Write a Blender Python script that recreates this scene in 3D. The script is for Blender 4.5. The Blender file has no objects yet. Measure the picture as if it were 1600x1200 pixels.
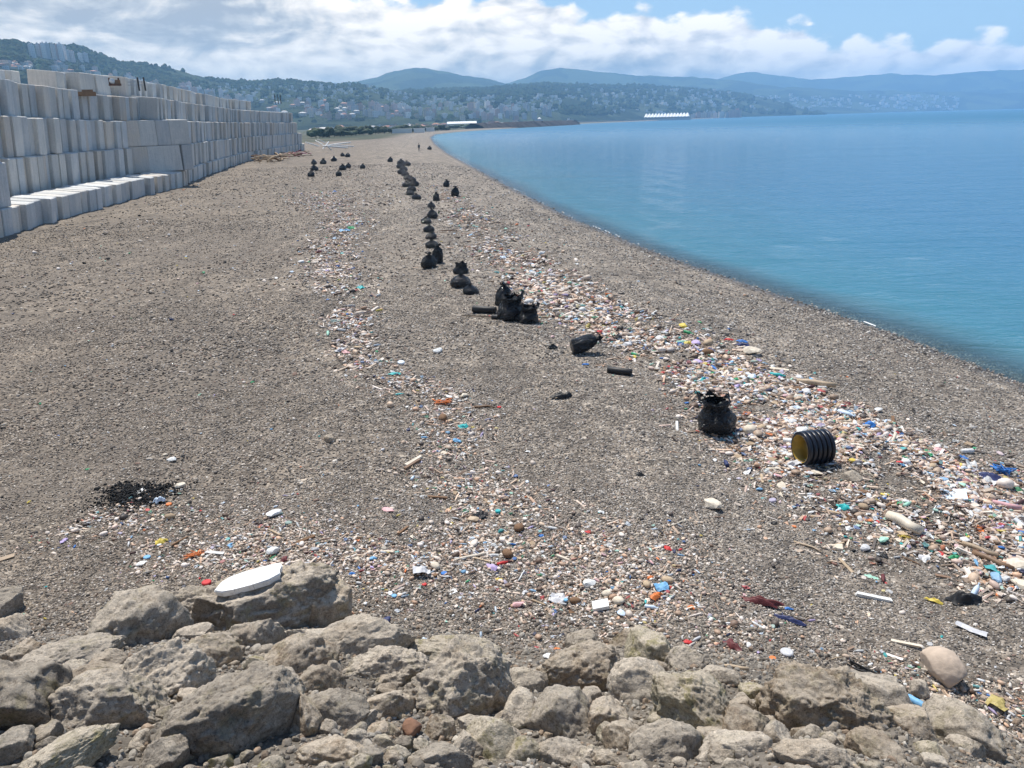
import bpy, bmesh, math, random, re
import numpy as np
from mathutils import Vector, Matrix, Euler
random.seed(7); RNG = np.random.default_rng(7)
sc = bpy.context.scene
COL = sc.collection

# ------------------------------------------------------------------ camera
F = 1200.0; ROLL = math.atan(.026); EYE = 7.0
PITCH = math.atan(411.0*math.cos(ROLL)/F)
c_, s_ = math.cos(ROLL), math.sin(ROLL)
right0 = Vector((1, 0, 0)); up0 = Vector((0, math.sin(PITCH), math.cos(PITCH)))
fwd = Vector((0, math.cos(PITCH), -math.sin(PITCH)))
ix = c_*right0 - s_*up0; iy = s_*right0 + c_*up0
cam = bpy.data.cameras.new("camera"); cam_ob = bpy.data.objects.new("camera", cam); COL.objects.link(cam_ob)
R3 = Matrix((ix, iy, -fwd)).transposed()
cam_ob.matrix_world = Matrix.Translation((0, 0, EYE)) @ R3.to_4x4()
cam.sensor_width = 36; cam.lens = 36*F/1600; cam.clip_start = .1; cam.clip_end = 40000
sc.camera = cam_ob
sc.view_settings.view_transform = 'Standard'; sc.view_settings.look = 'None'
sc.view_settings.exposure = 0.35; sc.view_settings.gamma = 1
sc.view_settings.use_curve_mapping = False
sc.cycles.volume_bounces = 1; sc.cycles.max_bounces = 6; sc.cycles.diffuse_bounces = 3
sc.cycles.transparent_max_bounces = 8

def ray(x, y):
    """direction through a photograph pixel (1600x1200): right, forward, up components"""
    u = x-800.0; v = 600.0-y
    a = u*c_+v*s_; b = -u*s_+v*c_
    return a, F*math.cos(PITCH)+b*math.sin(PITCH), -F*math.sin(PITCH)+b*math.cos(PITCH)
def azel(x, y):
    a, Y, Z = ray(x, y)
    return math.atan2(a, Y), Z/math.hypot(a, Y)

# ------------------------------------------------------------------ light
SUN_AZ = math.radians(-27)     # clockwise from +Y
SUN_EL = math.radians(63)
sd = Vector((math.sin(SUN_AZ)*math.cos(SUN_EL), math.cos(SUN_AZ)*math.cos(SUN_EL), math.sin(SUN_EL)))
sun = bpy.data.lights.new("sun", 'SUN'); sun.energy = 4.6; sun.angle = math.radians(.53); sun.color = (1, .945, .865)
sun_ob = bpy.data.objects.new("sun", sun); COL.objects.link(sun_ob)
sun_ob.rotation_euler = (-sd).to_track_quat('-Z', 'Y').to_euler()

world = bpy.data.worlds.new("World"); sc.world = world; world.use_nodes = True
WT = world.node_tree; WT.nodes.clear()

class NG:
    """small helper to write node trees"""
    def __init__(s, t): s.t = t
    def n(s, typ, **kw):
        o = s.t.nodes.new(typ)
        for k, v in kw.items(): setattr(o, k, v)
        return o
    def put(s, node, key, val):
        if val is None: return
        sock = node.inputs[key]
        if hasattr(val, 'is_linked') or isinstance(val, bpy.types.NodeSocket): s.t.links.new(val, sock)
        else:
            if sock.type in ('RGBA',) and len(val) == 3: val = (*val, 1)
            sock.default_value = val
    def m(s, op, a, b=None, c=None, clamp=False):
        o = s.n('ShaderNodeMath', operation=op); o.use_clamp = clamp
        s.put(o, 0, a); s.put(o, 1, b); s.put(o, 2, c); return o.outputs[0]
    def vm(s, op, a, b=None):
        o = s.n('ShaderNodeVectorMath', operation=op); s.put(o, 0, a); s.put(o, 1, b); return o.outputs[0]
    def noise(s, vec, scale, detail=4, rough=.55, dist=0, out='Fac'):
        o = s.n('ShaderNodeTexNoise'); s.put(o, 'Vector', vec); s.put(o, 'Scale', scale); s.put(o, 'Detail', detail)
        s.put(o, 'Roughness', rough); s.put(o, 'Distortion', dist); return o.outputs[out]
    def voro(s, vec, scale, feat='F1', out='Distance', rnd=1):
        o = s.n('ShaderNodeTexVoronoi', feature=feat); s.put(o, 'Vector', vec); s.put(o, 'Scale', scale); s.put(o, 'Randomness', rnd)
        return o.outputs[out]
    def ss(s, x, a, b, lo=0., hi=1.):
        o = s.n('ShaderNodeMapRange', interpolation_type='SMOOTHSTEP'); s.put(o, 'Value', x); s.put(o, 'From Min', a); s.put(o, 'From Max', b)
        s.put(o, 'To Min', lo); s.put(o, 'To Max', hi); return o.outputs[0]
    def lin(s, x, a, b, lo=0., hi=1.):
        o = s.n('ShaderNodeMapRange'); s.put(o, 'Value', x); s.put(o, 'From Min', a); s.put(o, 'From Max', b)
        s.put(o, 'To Min', lo); s.put(o, 'To Max', hi); return o.outputs[0]
    def mix(s, f, a, b, mode='MIX'):
        o = s.n('ShaderNodeMix', data_type='RGBA', blend_type=mode); s.put(o, 0, f); s.put(o, 6, a); s.put(o, 7, b); return o.outputs[2]
    def ramp(s, f, stops, interp='LINEAR'):
        o = s.n('ShaderNodeValToRGB'); s.put(o, 0, f); cr = o.color_ramp; cr.interpolation = interp
        while len(cr.elements) < len(stops): cr.elements.new(.5)
        for e, (p, c) in zip(cr.elements, stops): e.position = p; e.color = (*c, 1) if len(c) == 3 else c
        return o.outputs[0]
    def map(s, vec, scale=(1, 1, 1), loc=(0, 0, 0), rot=(0, 0, 0)):
        o = s.n('ShaderNodeMapping'); s.put(o, 'Vector', vec); s.put(o, 'Scale', scale); s.put(o, 'Location', loc); s.put(o, 'Rotation', rot); return o.outputs[0]

# sky: physical sky plus banks of cumulus that ring the horizon
w = NG(WT)
sky = w.n('ShaderNodeTexSky', sky_type='NISHITA'); sky.sun_disc = False; sky.sun_elevation = SUN_EL; sky.sun_rotation = SUN_AZ
sky.air_density = 1.0; sky.dust_density = .1; sky.ozone_density = 3.0
bg1 = w.n('ShaderNodeBackground'); w.put(bg1, 'Color', sky.outputs[0]); bg1.inputs['Strength'].default_value = .10
tc = w.n('ShaderNodeTexCoord').outputs['Generated']
sx = w.n('ShaderNodeSeparateXYZ'); w.put(sx, 0, tc)
X, Y, Z = sx.outputs
el = w.m('DIVIDE', Z, w.m('SQRT', w.m('ADD', w.m('MULTIPLY', X, X), w.m('ADD', w.m('MULTIPLY', Y, Y), 1e-5))))
az = w.m('ARCTAN2', X, Y)
top_px = [(-60, -260), (150, -190), (350, -110), (470, -50), (560, -12), (700, -6), (800, -16), (868, -6), (895, 16), (935, 22), (1000, 6), (1050, 26), (1110, 8), (1170, 18), (1215, 42),
          (1245, 36), (1290, 60), (1400, 60), (1460, 64), (1530, 46), (1600, 54)]
crv = w.n('ShaderNodeFloatCurve'); cm = crv.mapping; cu = cm.curves[0]
pts_ = [((azel(x, y)[0]+.7)/1.4, min(.97, max(.02, azel(x, y)[1]*2.0))) for x, y in top_px]
pts_ = [(0, pts_[0][1])]+pts_+[(1, .13)]
while len(cu.points) < len(pts_): cu.points.new(.5, .5)
for p, q in zip(cu.points, pts_): p.location = q; p.handle_type = 'AUTO_CLAMPED'
cm.update()
w.put(crv, 'Value', w.lin(az, -.7, .7, 0, 1))
edge = w.m('MULTIPLY', crv.outputs[0], .5)
cv = w.n('ShaderNodeCombineXYZ'); w.put(cv, 0, az); w.put(cv, 1, w.m('MULTIPLY', el, 1.9)); w.put(cv, 2, w.m('MULTIPLY', az, .25))
cv = cv.outputs[0]
bil = w.noise(cv, 30, 8, .62, .3)
bil2 = w.voro(w.vm('ADD', cv, w.vm('MULTIPLY', w.noise(cv, 30, 4, .6, 0, 'Color'), (.02, .02, .02))), 34, 'SMOOTH_F1')
mask = w.m('ADD', w.m('DIVIDE', w.m('SUBTRACT', edge, el), .020), w.m('ADD', w.m('MULTIPLY', w.m('SUBTRACT', bil, .5), 1.7), w.m('MULTIPLY', w.m('SUBTRACT', .42, bil2), 1.7)))
mask = w.ss(mask, -.05, .55)
nA = w.noise(w.map(cv, (1, 1.25, 1)), 13, 12, .56, .35)
nB = w.noise(w.map(cv, (1, 1.25, 1), (.010, -.016, 0)), 13, 12, .56, .35)
relief = w.m('MULTIPLY', w.m('SUBTRACT', nA, nB), 2.6)
big = w.noise(w.map(cv, (.55, 1.6, 1), (1.3, .2, 0)), 5.5, 6, .5, .2)
topness = w.ss(w.m('SUBTRACT', edge, el), .075, -.01)            # cloud heads catch the sun
midgrey = w.m('MULTIPLY', w.ss(el, .062, .088), w.ss(az, -.10, -.30))   # underside of the deck over the land
streak = w.ss(w.noise(w.map(cv, (.5, 2.6, 1), (.2, .75, 0)), 5, 5, .5, .4), .40, .58)
shade = w.m('ADD', w.m('ADD', .70, relief), w.m('ADD', w.m('MULTIPLY', w.m('SUBTRACT', big, .5), .9), w.m('MULTIPLY', topness, .42)))
shade = w.m('ADD', shade, w.m('MULTIPLY', w.m('SUBTRACT', .33, bil2), w.ss(az, -.30, -.05, .25, 1.1)))
shade = w.m('SUBTRACT', shade, w.m('MULTIPLY', midgrey, w.m('MULTIPLY', streak, .50)))
ccol = w.ramp(shade, [(0, (.44, .43, .43)), (.3, (.66, .63, .59)), (.6, (1.02, .92, .80)), (1, (1.42, 1.27, 1.07))])
bg2 = w.n('ShaderNodeBackground'); w.put(bg2, 'Color', ccol); bg2.inputs['Strength'].default_value = 1.0
mx = w.n('ShaderNodeMixShader'); w.put(mx, 0, w.m('MULTIPLY', mask, .97)); WT.links.new(bg1.outputs[0], mx.inputs[1]); WT.links.new(bg2.outputs[0], mx.inputs[2])
wo = w.n('ShaderNodeOutputWorld'); WT.links.new(mx.outputs[0], wo.inputs[0])

# ------------------------------------------------------------------ noise
def _hash(i, j, k, seed):
    h = (i.astype(np.int64)*374761393 + j.astype(np.int64)*668265263 + k.astype(np.int64)*2147483647 + seed*1274126177) & 0xffffffff
    h = ((h ^ (h >> 13))*1274126177) & 0xffffffff
    return ((h ^ (h >> 16)) & 0xffff)/65535.0
def vnoise(P, seed=0):
    P = np.asarray(P, float); I = np.floor(P).astype(np.int64); f = P-I; f = f*f*(3-2*f)
    i, j, k = I[..., 0], I[..., 1], I[..., 2]; x, y, z = f[..., 0], f[..., 1], f[..., 2]
    def h(a, b, c): return _hash(i+a, j+b, k+c, seed)
    x00 = h(0, 0, 0)*(1-x)+h(1, 0, 0)*x; x10 = h(0, 1, 0)*(1-x)+h(1, 1, 0)*x
    x01 = h(0, 0, 1)*(1-x)+h(1, 0, 1)*x; x11 = h(0, 1, 1)*(1-x)+h(1, 1, 1)*x
    return ((x00*(1-y)+x10*y)*(1-z)+(x01*(1-y)+x11*y)*z)*2-1
def fbm(P, oct=4, seed=0, rough=.5):
    P = np.asarray(P, float); s = 0; a = 1; t = 0
    for o in range(oct):
        s = s+a*vnoise(P*(2.03**o)+17.3*o, seed+o); t += a; a *= rough
    return s/t
def fb2(x, y, sc_, oct=4, seed=0):
    x, y = np.asarray(x, float), np.asarray(y, float)
    return fbm(np.stack([x/sc_, y/sc_, np.zeros_like(x)+seed*3.1], -1), oct, seed)

# ------------------------------------------------------------------ ground shape
SHY = [-11000, -60, 0, 19.3, 24.3, 31.6, 39.8, 56.8, 86.2, 129, 191.6, 283, 411, 522, 620, 722, 900, 1123, 1300, 1820, 2700, 4500, 6500, 9500, 11000]
SHX = [60, 17.5, 15.2, 13.7, 12.7, 10.8, 8.5, 5.0, .6, -5.3, -13.9, -24.8, -38.1, -45.5, -37, -16.9, 30, 60, 130, 360, 770, 1400, 2400, 6300, 9000]
DG = [-1000, -25, -3, 0, 1.6, 4, 8, 20, 1e6]; DZ = [-3, -3, -.42, 0, .22, .62, .95, 1.0, 1.0]
def shore_d(x, y):
    xs = np.interp(y, SHY, SHX); k = (np.interp(np.asarray(y)+4, SHY, SHX)-np.interp(np.asarray(y)-4, SHY, SHX))/8
    return (xs-x)/np.sqrt(1+k*k)
TOEX = [-40, -7, -3, 0, 1.5, 3.4, 4.6, 5.6, 7, 9, 40]; TOEY = [9.6, 8.2, 8.4, 8.0, 7.8, 7.3, 6.7, 5.9, 4.2, 2.5, -2]
def emb(x, y): return np.interp(x, TOEX, TOEY)-y
def gz(x, y):
    x = np.asarray(x, float); y = np.asarray(y, float); d = shore_d(x, y); r = np.hypot(x, y)
    z = np.interp(d, DG, DZ)
    land = np.clip(d/6, 0, 1)*np.clip(1-r/500, 0, 1)
    z = z+land*(.12*fb2(x, y, 6, 3, 3)+.085*fb2(x, y, 1.5, 3, 5))
    z = z+.035*fb2(x, y, .5, 3, 8)*np.clip(1.3-r/30, 0, 1)*np.clip(d+.5, 0, 1)
    z = z+.10*np.sin(d*1.15+1.5*fb2(x, y, 9, 2, 9))*np.clip((d-3)/4, 0, 1)*np.clip(1-r/200, 0, 1)*np.exp(-((d-12)/9)**2)
    z = z+(.030*np.sin(d*2.4+2.2*fb2(x, y, 7, 2, 14))+.05*fb2(x, y, 2.6, 3, 15))*np.clip((d-12)/5, 0, 1)*np.clip(1-r/140, 0, 1)*np.clip(-emb(x, y)/3, 0, 1)
    e = emb(x, y)
    z = z+np.minimum(np.clip(e, 0, None)*.52, 4.35)*(1+.12*fb2(x, y, .9, 3, 12)*np.clip(e, 0, 1))
    return z
def P(x, y, lift=0.0):
    """world point where the ray of a photograph pixel meets the ground (used to read positions off the photograph)"""
    a, Yc, Zc = ray(x, y); z = 1.0; t = (z-EYE)/Zc
    for _ in range(25):
        zn = float(gz(a*t, Yc*t)); t = t*.5+.5*(zn-EYE)/Zc
    return Vector((a*t, Yc*t, float(gz(a*t, Yc*t))+lift))
def pdist(p): return (p-Vector((0, 0, EYE))).length

# ------------------------------------------------------------------ object helpers
def tag(o, label=None, cat=None, group=None, kind=None):
    if label: o['label'] = label
    if cat: o['category'] = cat
    if group: o['group'] = group
    if kind: o['kind'] = kind
    return o
def link(o, parent=None):
    COL.objects.link(o)
    if parent is not None: o.parent = parent
    return o
def mesh_from(name, V, Fc, mat=None, smooth=False):
    me = bpy.data.meshes.new(name); me.from_pydata([tuple(v) for v in V], [], [tuple(f) for f in Fc])
    if mat is not None:
        for q in (mat if isinstance(mat, (list, tuple)) else [mat]): me.materials.append(q)
    if smooth: me.polygons.foreach_set('use_smooth', [True]*len(me.polygons))
    me.update(); return me
def fast_grid(name, V, nu, nv, mat, closed_u=False, smooth=True):
    """V: (nu*nv,3) array; index i*nv+j"""
    iu = np.arange(nu if closed_u else nu-1); jv = np.arange(nv-1)
    A, B = np.meshgrid(iu, jv, indexing='ij'); A2 = (A+1) % nu
    q = np.stack([A*nv+B, A2*nv+B, A2*nv+B+1, A*nv+B+1], -1).reshape(-1, 4)
    me = bpy.data.meshes.new(name); me.vertices.add(len(V)); me.vertices.foreach_set('co', np.asarray(V, np.float32).ravel())
    me.loops.add(q.size); me.polygons.add(len(q)); me.polygons.foreach_set('loop_start', np.arange(0, q.size, 4, dtype=np.int32))
    me.loops.foreach_set('vertex_index', q.ravel().astype(np.int32)); me.update(calc_edges=True); me.validate()
    if smooth: me.polygons.foreach_set('use_smooth', np.ones(len(me.polygons), bool))
    me.materials.append(mat); return me
def fattr(me, name, arr):
    a = me.attributes.new(name, 'FLOAT', 'POINT'); a.data.foreach_set('value', np.asarray(arr, np.float32)); return a
def obj(name, me, loc=(0, 0, 0), rot=(0, 0, 0), scl=(1, 1, 1), parent=None):
    o = bpy.data.objects.new(name, me); o.location = loc; o.rotation_euler = rot; o.scale = scl; return link(o, parent)
def empty(name, loc=(0, 0, 0), rotz=0):
    o = bpy.data.objects.new(name, None); o.location = loc; o.rotation_euler = (0, 0, rotz); o.empty_display_size = .3; return link(o)

# ------------------------------------------------------------------ materials
def new_mat(name):
    m = bpy.data.materials.new(name); m.use_nodes = True; t = m.node_tree; t.nodes.clear(); g = NG(t)
    b = g.n('ShaderNodeBsdfPrincipled'); o = g.n('ShaderNodeOutputMaterial'); t.links.new(b.outputs[0], o.inputs[0])
    return m, g, b, o
def bump(g, b, h, strength=.5, dist=.02):
    n = g.n('ShaderNodeBump'); g.put(n, 'Height', h); g.put(n, 'Strength', strength); g.put(n, 'Distance', dist); g.put(b, 'Normal', n.outputs[0])
def plain(name, col, rough=.6, var=.25, nscale=8, bstr=.3, bdist=.01, metal=0, spec=None):
    m, g, b, o = new_mat(name); tcn = g.n('ShaderNodeTexCoord').outputs['Object']
    n = g.noise(tcn, nscale, 6, .6)
    f = g.lin(n, .3, .7, 1-var, 1+var)
    c = g.mix(1, col, g.vm('MULTIPLY', (1, 1, 1), f), 'MULTIPLY')
    cc = g.n('ShaderNodeVectorMath', operation='SCALE'); cc.inputs[0].default_value = col; g.put(cc, 'Scale', f)
    g.put(b, 'Base Color', cc.outputs[0]); b.inputs['Roughness'].default_value = rough; b.inputs['Metallic'].default_value = metal
    if spec is not None: b.inputs['Specular IOR Level'].default_value = spec
    bump(g, b, n, bstr, bdist); return m

def ground_material():
    m, g, b, o = new_mat('gravel'); pos = g.n('ShaderNodeNewGeometry').outputs['Position']
    soil = g.n('ShaderNodeAttribute', attribute_name='soil').outputs['Fac']
    shd = g.n('ShaderNodeAttribute', attribute_name='shore').outputs['Fac']
    dust = g.n('ShaderNodeAttribute', attribute_name='burnt').outputs['Fac']
    pw = g.vm('ADD', pos, g.vm('MULTIPLY', g.noise(pos, 14, 2, .5, 0, 'Color'), (.03, .03, .03)))
    def pal(colour_socket, seed=0):
        s = g.n('ShaderNodeSeparateColor'); g.put(s, 0, colour_socket)
        return g.ramp(s.outputs[0], [(0, (.06, .056, .052)), (.18, (.13, .12, .108)), (.40, (.205, .186, .165)), (.58, (.255, .228, .195)), (.74, (.32, .29, .255)), (.88, (.41, .38, .34)), (.96, (.56, .53, .48)), (1, (.70, .66, .60))])
    c1 = pal(g.voro(pw, 26, 'F1', 'Color')); d1 = g.voro(pw, 26)
    c2 = pal(g.voro(pw, 11, 'F1', 'Color')); d2 = g.voro(pw, 11)
    c3 = pal(g.voro(pos, 4.2, 'F1', 'Color'))
    msk = g.ss(g.noise(pos, 5, 3, .6), .50, .60)
    col = g.mix(msk, c1, c2)
    col = g.mix(.22, col, c3)
    # larger mottling and streaks of finer or coarser shingle, laid along the shore
    st = g.noise(g.map(pos, (1.6, .45, 1), (0, 0, 0), (0, 0, .16)), .55, 6, .62, .5)
    col = g.mix(1, col, g.ramp(st, [(.28, (.58, .57, .56)), (.5, (.97, .95, .92)), (.72, (1.30, 1.27, 1.22))]), 'MULTIPLY')
    fine = g.noise(pos, 2.4, 8, .75)
    col = g.mix(1, col, g.ramp(fine, [(.30, (.62, .61, .60)), (.5, (1, 1, 1)), (.70, (1.5, 1.47, 1.42))]), 'MULTIPLY')
    # brown drier sand on the landward side, greyer shingle towards the sea
    lw = g.ss(shd, 9, 26)
    tint = g.mix(lw, (.93, .89, .85), (.84, .775, .70)); col = g.mix(1, col, tint, 'MULTIPLY')
    sandy = g.m('MULTIPLY', lw, g.ss(g.noise(pos, .16, 4, .6), .42, .62, .15, .6))
    col = g.mix(sandy, col, (.165, .140, .115))
    # dug up soil of the bank
    sc1 = g.ramp(g.noise(pos, 7, 8, .7), [(.3, (.09, .077, .062)), (.5, (.165, .145, .118)), (.7, (.26, .23, .195))])
    col = g.mix(g.m('MULTIPLY', soil, .85), col, sc1)
    wet = g.ss(g.m('ADD', shd, g.m('MULTIPLY', g.noise(pos, .8, 3), 1.0)), 1.7, .7)
    col = g.mix(wet, col, g.mix(1, col, (.42, .40, .37), 'MULTIPLY'))
    under = g.ss(shd, .1, -1.5)
    col = g.mix(under, col, g.mix(1, col, (1.5, 1.5, 1.35), 'MULTIPLY'))
    col = g.mix(g.m('MULTIPLY', g.ss(dust, .35, .6), .93), col, (.012, .011, .011))
    # inland: grass and fields beyond the beach
    inl = g.n('ShaderNodeAttribute', attribute_name='green').outputs['Fac']
    grn = g.ramp(g.noise(pos, .03, 6, .65), [(.35, (.03, .042, .02)), (.5, (.06, .068, .035)), (.62, (.14, .115, .08))])
    col = g.mix(inl, col, grn)
    g.put(b, 'Base Color', col); g.put(b, 'Roughness', g.mix(wet, (.9, .9, .9), (.35, .35, .35)))
    b.inputs['Specular IOR Level'].default_value = .3
    h = g.m('ADD', g.m('MULTIPLY', g.m('SUBTRACT', 1, d1), g.m('SUBTRACT', 1, msk)), g.m('MULTIPLY', g.m('SUBTRACT', 1, d2), g.m('MULTIPLY', msk, 1.6)))
    h = g.m('ADD', h, g.m('MULTIPLY', fine, 4.0)); h = g.m('ADD', h, g.m('MULTIPLY', st, 6.0))
    bump(g, b, h, .8, .022); return m
M_GROUND = ground_material()

def rock_material(name, c0, c1, c2, moss=.0):
    m, g, b, o = new_mat(name); pos = g.n('ShaderNodeNewGeometry').outputs['Position']; tco = g.n('ShaderNodeTexCoord').outputs['Object']
    rnd = g.n('ShaderNodeObjectInfo').outputs['Random']
    v = g.vm('ADD', tco, g.vm('MULTIPLY', (13.7, 7.1, 3.3), rnd))
    n = g.noise(v, 2.6, 10, .66, .4); n2 = g.noise(v, 16, 10, .75); n3 = g.noise(v, 75, 5, .8)
    col = g.ramp(n, [(.28, c0), (.5, c1), (.72, c2)])
    col = g.mix(1, col, g.ramp(n2, [(.30, (.50, .49, .48)), (.5, (1, 1, 1)), (.7, (1.38, 1.36, 1.32))]), 'MULTIPLY')
    col = g.mix(1, col, g.ramp(n3, [(.30, (.60, .60, .60)), (.5, (1, 1, 1)), (.7, (1.35, 1.35, 1.35))]), 'MULTIPLY')
    # fine light dirt lying on the upper faces
    nz = g.n('ShaderNodeSeparateXYZ'); g.put(nz, 0, g.n('ShaderNodeNewGeometry').outputs['Normal'])
    up = g.m('MULTIPLY', g.ss(nz.outputs[2], .25, .85), g.ss(g.noise(v, 4, 8, .72), .36, .52))
    col = g.mix(g.m('MULTIPLY', up, .75), col, (.50, .455, .39))
    if moss: col = g.mix(g.m('MULTIPLY', g.ss(g.noise(g.vm('ADD', v, (5, 2, 8)), 5, 7, .7), .53, .62), moss), col, (.25, .23, .11))
    grit = g.noise(v, 34, 3, .85); col = g.mix(1, col, g.ramp(grit, [(.36, (.55, .54, .53)), (.46, (1, 1, 1)), (.60, (1, 1, 1)), (.68, (1.5, 1.48, 1.44))]), 'MULTIPLY')
    stain = g.ss(g.noise(g.vm('ADD', v, (9, 4, 1)), 1.7, 5, .65), .52, .68); col = g.mix(g.m('MULTIPLY', stain, .45), col, g.mix(1, col, (.62, .56, .50), 'MULTIPLY'))
    hr = g.n('ShaderNodeHueSaturation'); g.put(hr, 'Value', g.lin(rnd, 0, 1, .80, 1.15)); g.put(hr, 'Color', g.mix(1, col, (1.15, 1.10, 1.03), 'MULTIPLY'))
    g.put(b, 'Base Color', hr.outputs[0]); b.inputs['Roughness'].default_value = .92; b.inputs['Specular IOR Level'].default_value = .2
    cracks = g.ss(g.voro(g.vm('ADD', v, g.vm('MULTIPLY', g.noise(v, 6, 4, .6, 0, 'Color'), (.2, .2, .2))), 5, 'DISTANCE_TO_EDGE'), 0, .05)
    h = g.m('ADD', g.m('ADD', g.m('MULTIPLY', n2, 1.3), g.m('MULTIPLY', n3, .16)), g.m('ADD', g.m('MULTIPLY', n, 1.5), g.m('MULTIPLY', cracks, .06)))
    bump(g, b, h, .95, .030); return m
M_ROCK = rock_material('rock_grey', (.25, .228, .20), (.36, .33, .29), (.47, .435, .385), .25)
M_ROCKB = rock_material('rock_brown', (.26, .205, .15), (.37, .305, .235), (.47, .405, .32), .25)
M_ROCKP = rock_material('rock_pale', (.36, .325, .28), (.47, .43, .375), (.56, .52, .46), .1)
M_ROCKD = rock_material('rock_dark', (.16, .145, .125), (.25, .225, .195), (.36, .33, .285), .35)
M_ROCKY = rock_material('rock_lichen', (.27, .25, .19), (.38, .35, .27), (.47, .44, .345), .7)
M_SAND = plain('sandstone', (.50, .40, .31), .85, .15, 9, .6, .02)

def inst_material(name, rough=.7, spec=.3):
    m, g, b, o = new_mat(name)
    c = g.n('ShaderNodeAttribute', attribute_name='col', attribute_type='INSTANCER').outputs['Color']
    tco = g.n('ShaderNodeTexCoord').outputs['Object']
    n = g.noise(tco, 2.2, 5, .65)
    col = g.mix(1, c, g.ramp(n, [(.3, (.72, .72, .72)), (.7, (1.25, 1.25, 1.25))]), 'MULTIPLY')
    g.put(b, 'Base Color', col); b.inputs['Roughness'].default_value = rough; b.inputs['Specular IOR Level'].default_value = spec
    return m
M_INST = inst_material('mixed_pebble', .8, .3); M_INSTP = inst_material('mixed_litter', .55, .4)

# ------------------------------------------------------------------ haze
HZ = 9300
hv = [(x, y, z) for x in (-HZ, HZ) for y in (-HZ, HZ) for z in (-4.2, 440)]
hm = bpy.data.materials.new('haze'); hm.use_nodes = True; hm.node_tree.nodes.clear(); g = NG(hm.node_tree)
pv = g.n('ShaderNodeVolumePrincipled'); pv.inputs['Color'].default_value = (.36, .66, 1, 1); pv.inputs['Density'].default_value = 1.9e-4; pv.inputs['Anisotropy'].default_value = .1
ho = g.n('ShaderNodeOutputMaterial'); hm.node_tree.links.new(pv.outputs[0], ho.inputs['Volume'])
haze = obj('haze', mesh_from('haze', hv, [(0, 1, 3, 2), (4, 6, 7, 5), (0, 4, 5, 1), (2, 3, 7, 6), (0, 2, 6, 4), (1, 5, 7, 3)], hm)); tag(haze, 'pale blue haze over the bay and hills', 'haze', kind='stuff')

# ------------------------------------------------------------------ ground sheet (beach, bank, seabed, plain to the horizon)
azs = np.radians(np.concatenate([np.linspace(-180, -48, 60), np.linspace(-47, 47, 560), np.linspace(48, 179, 60)]))
rs = np.concatenate([[.02], np.geomspace(1.2, 14, 260), np.geomspace(14.2, 9000, 330)])
AZ, RS = np.meshgrid(azs, rs, indexing='ij'); gx = (RS*np.sin(AZ)).ravel(); gy = (RS*np.cos(AZ)).ravel(); gzv = gz(gx, gy)
me = fast_grid('beach', np.stack([gx, gy, gzv], -1), len(azs), len(rs), M_GROUND, closed_u=True)
if me.polygons[0].normal.z < 0: me.flip_normals()
fattr(me, 'shore', shore_d(gx, gy))
em = emb(gx, gy); rr_ = np.hypot(gx, gy)
soil_n = fb2(gx, gy, 1.3, 4, 21)
fattr(me, 'soil', np.clip((em+.15+soil_n*1.0)*1.6, 0, 1))
bp = P(215, 772); fattr(me, 'burnt', np.clip(1-np.hypot((gx-bp.x)/.86, (gy-bp.y)/.70)+.35*fb2(gx, gy, .35, 4, 30), 0, 1))
dd = shore_d(gx, gy)
fattr(me, 'green', np.clip((gy-(330+np.interp(gx, [-120, -60, -20], [-60, 0, 170])+30*fb2(gx, gy, 40, 3, 31)))/30, 0, 1)*np.clip((dd-14)/10, 0, 1)*(rr_ > 150))
tag(obj('beach', me), 'grey brown shingle beach curving away', kind='structure')

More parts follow.
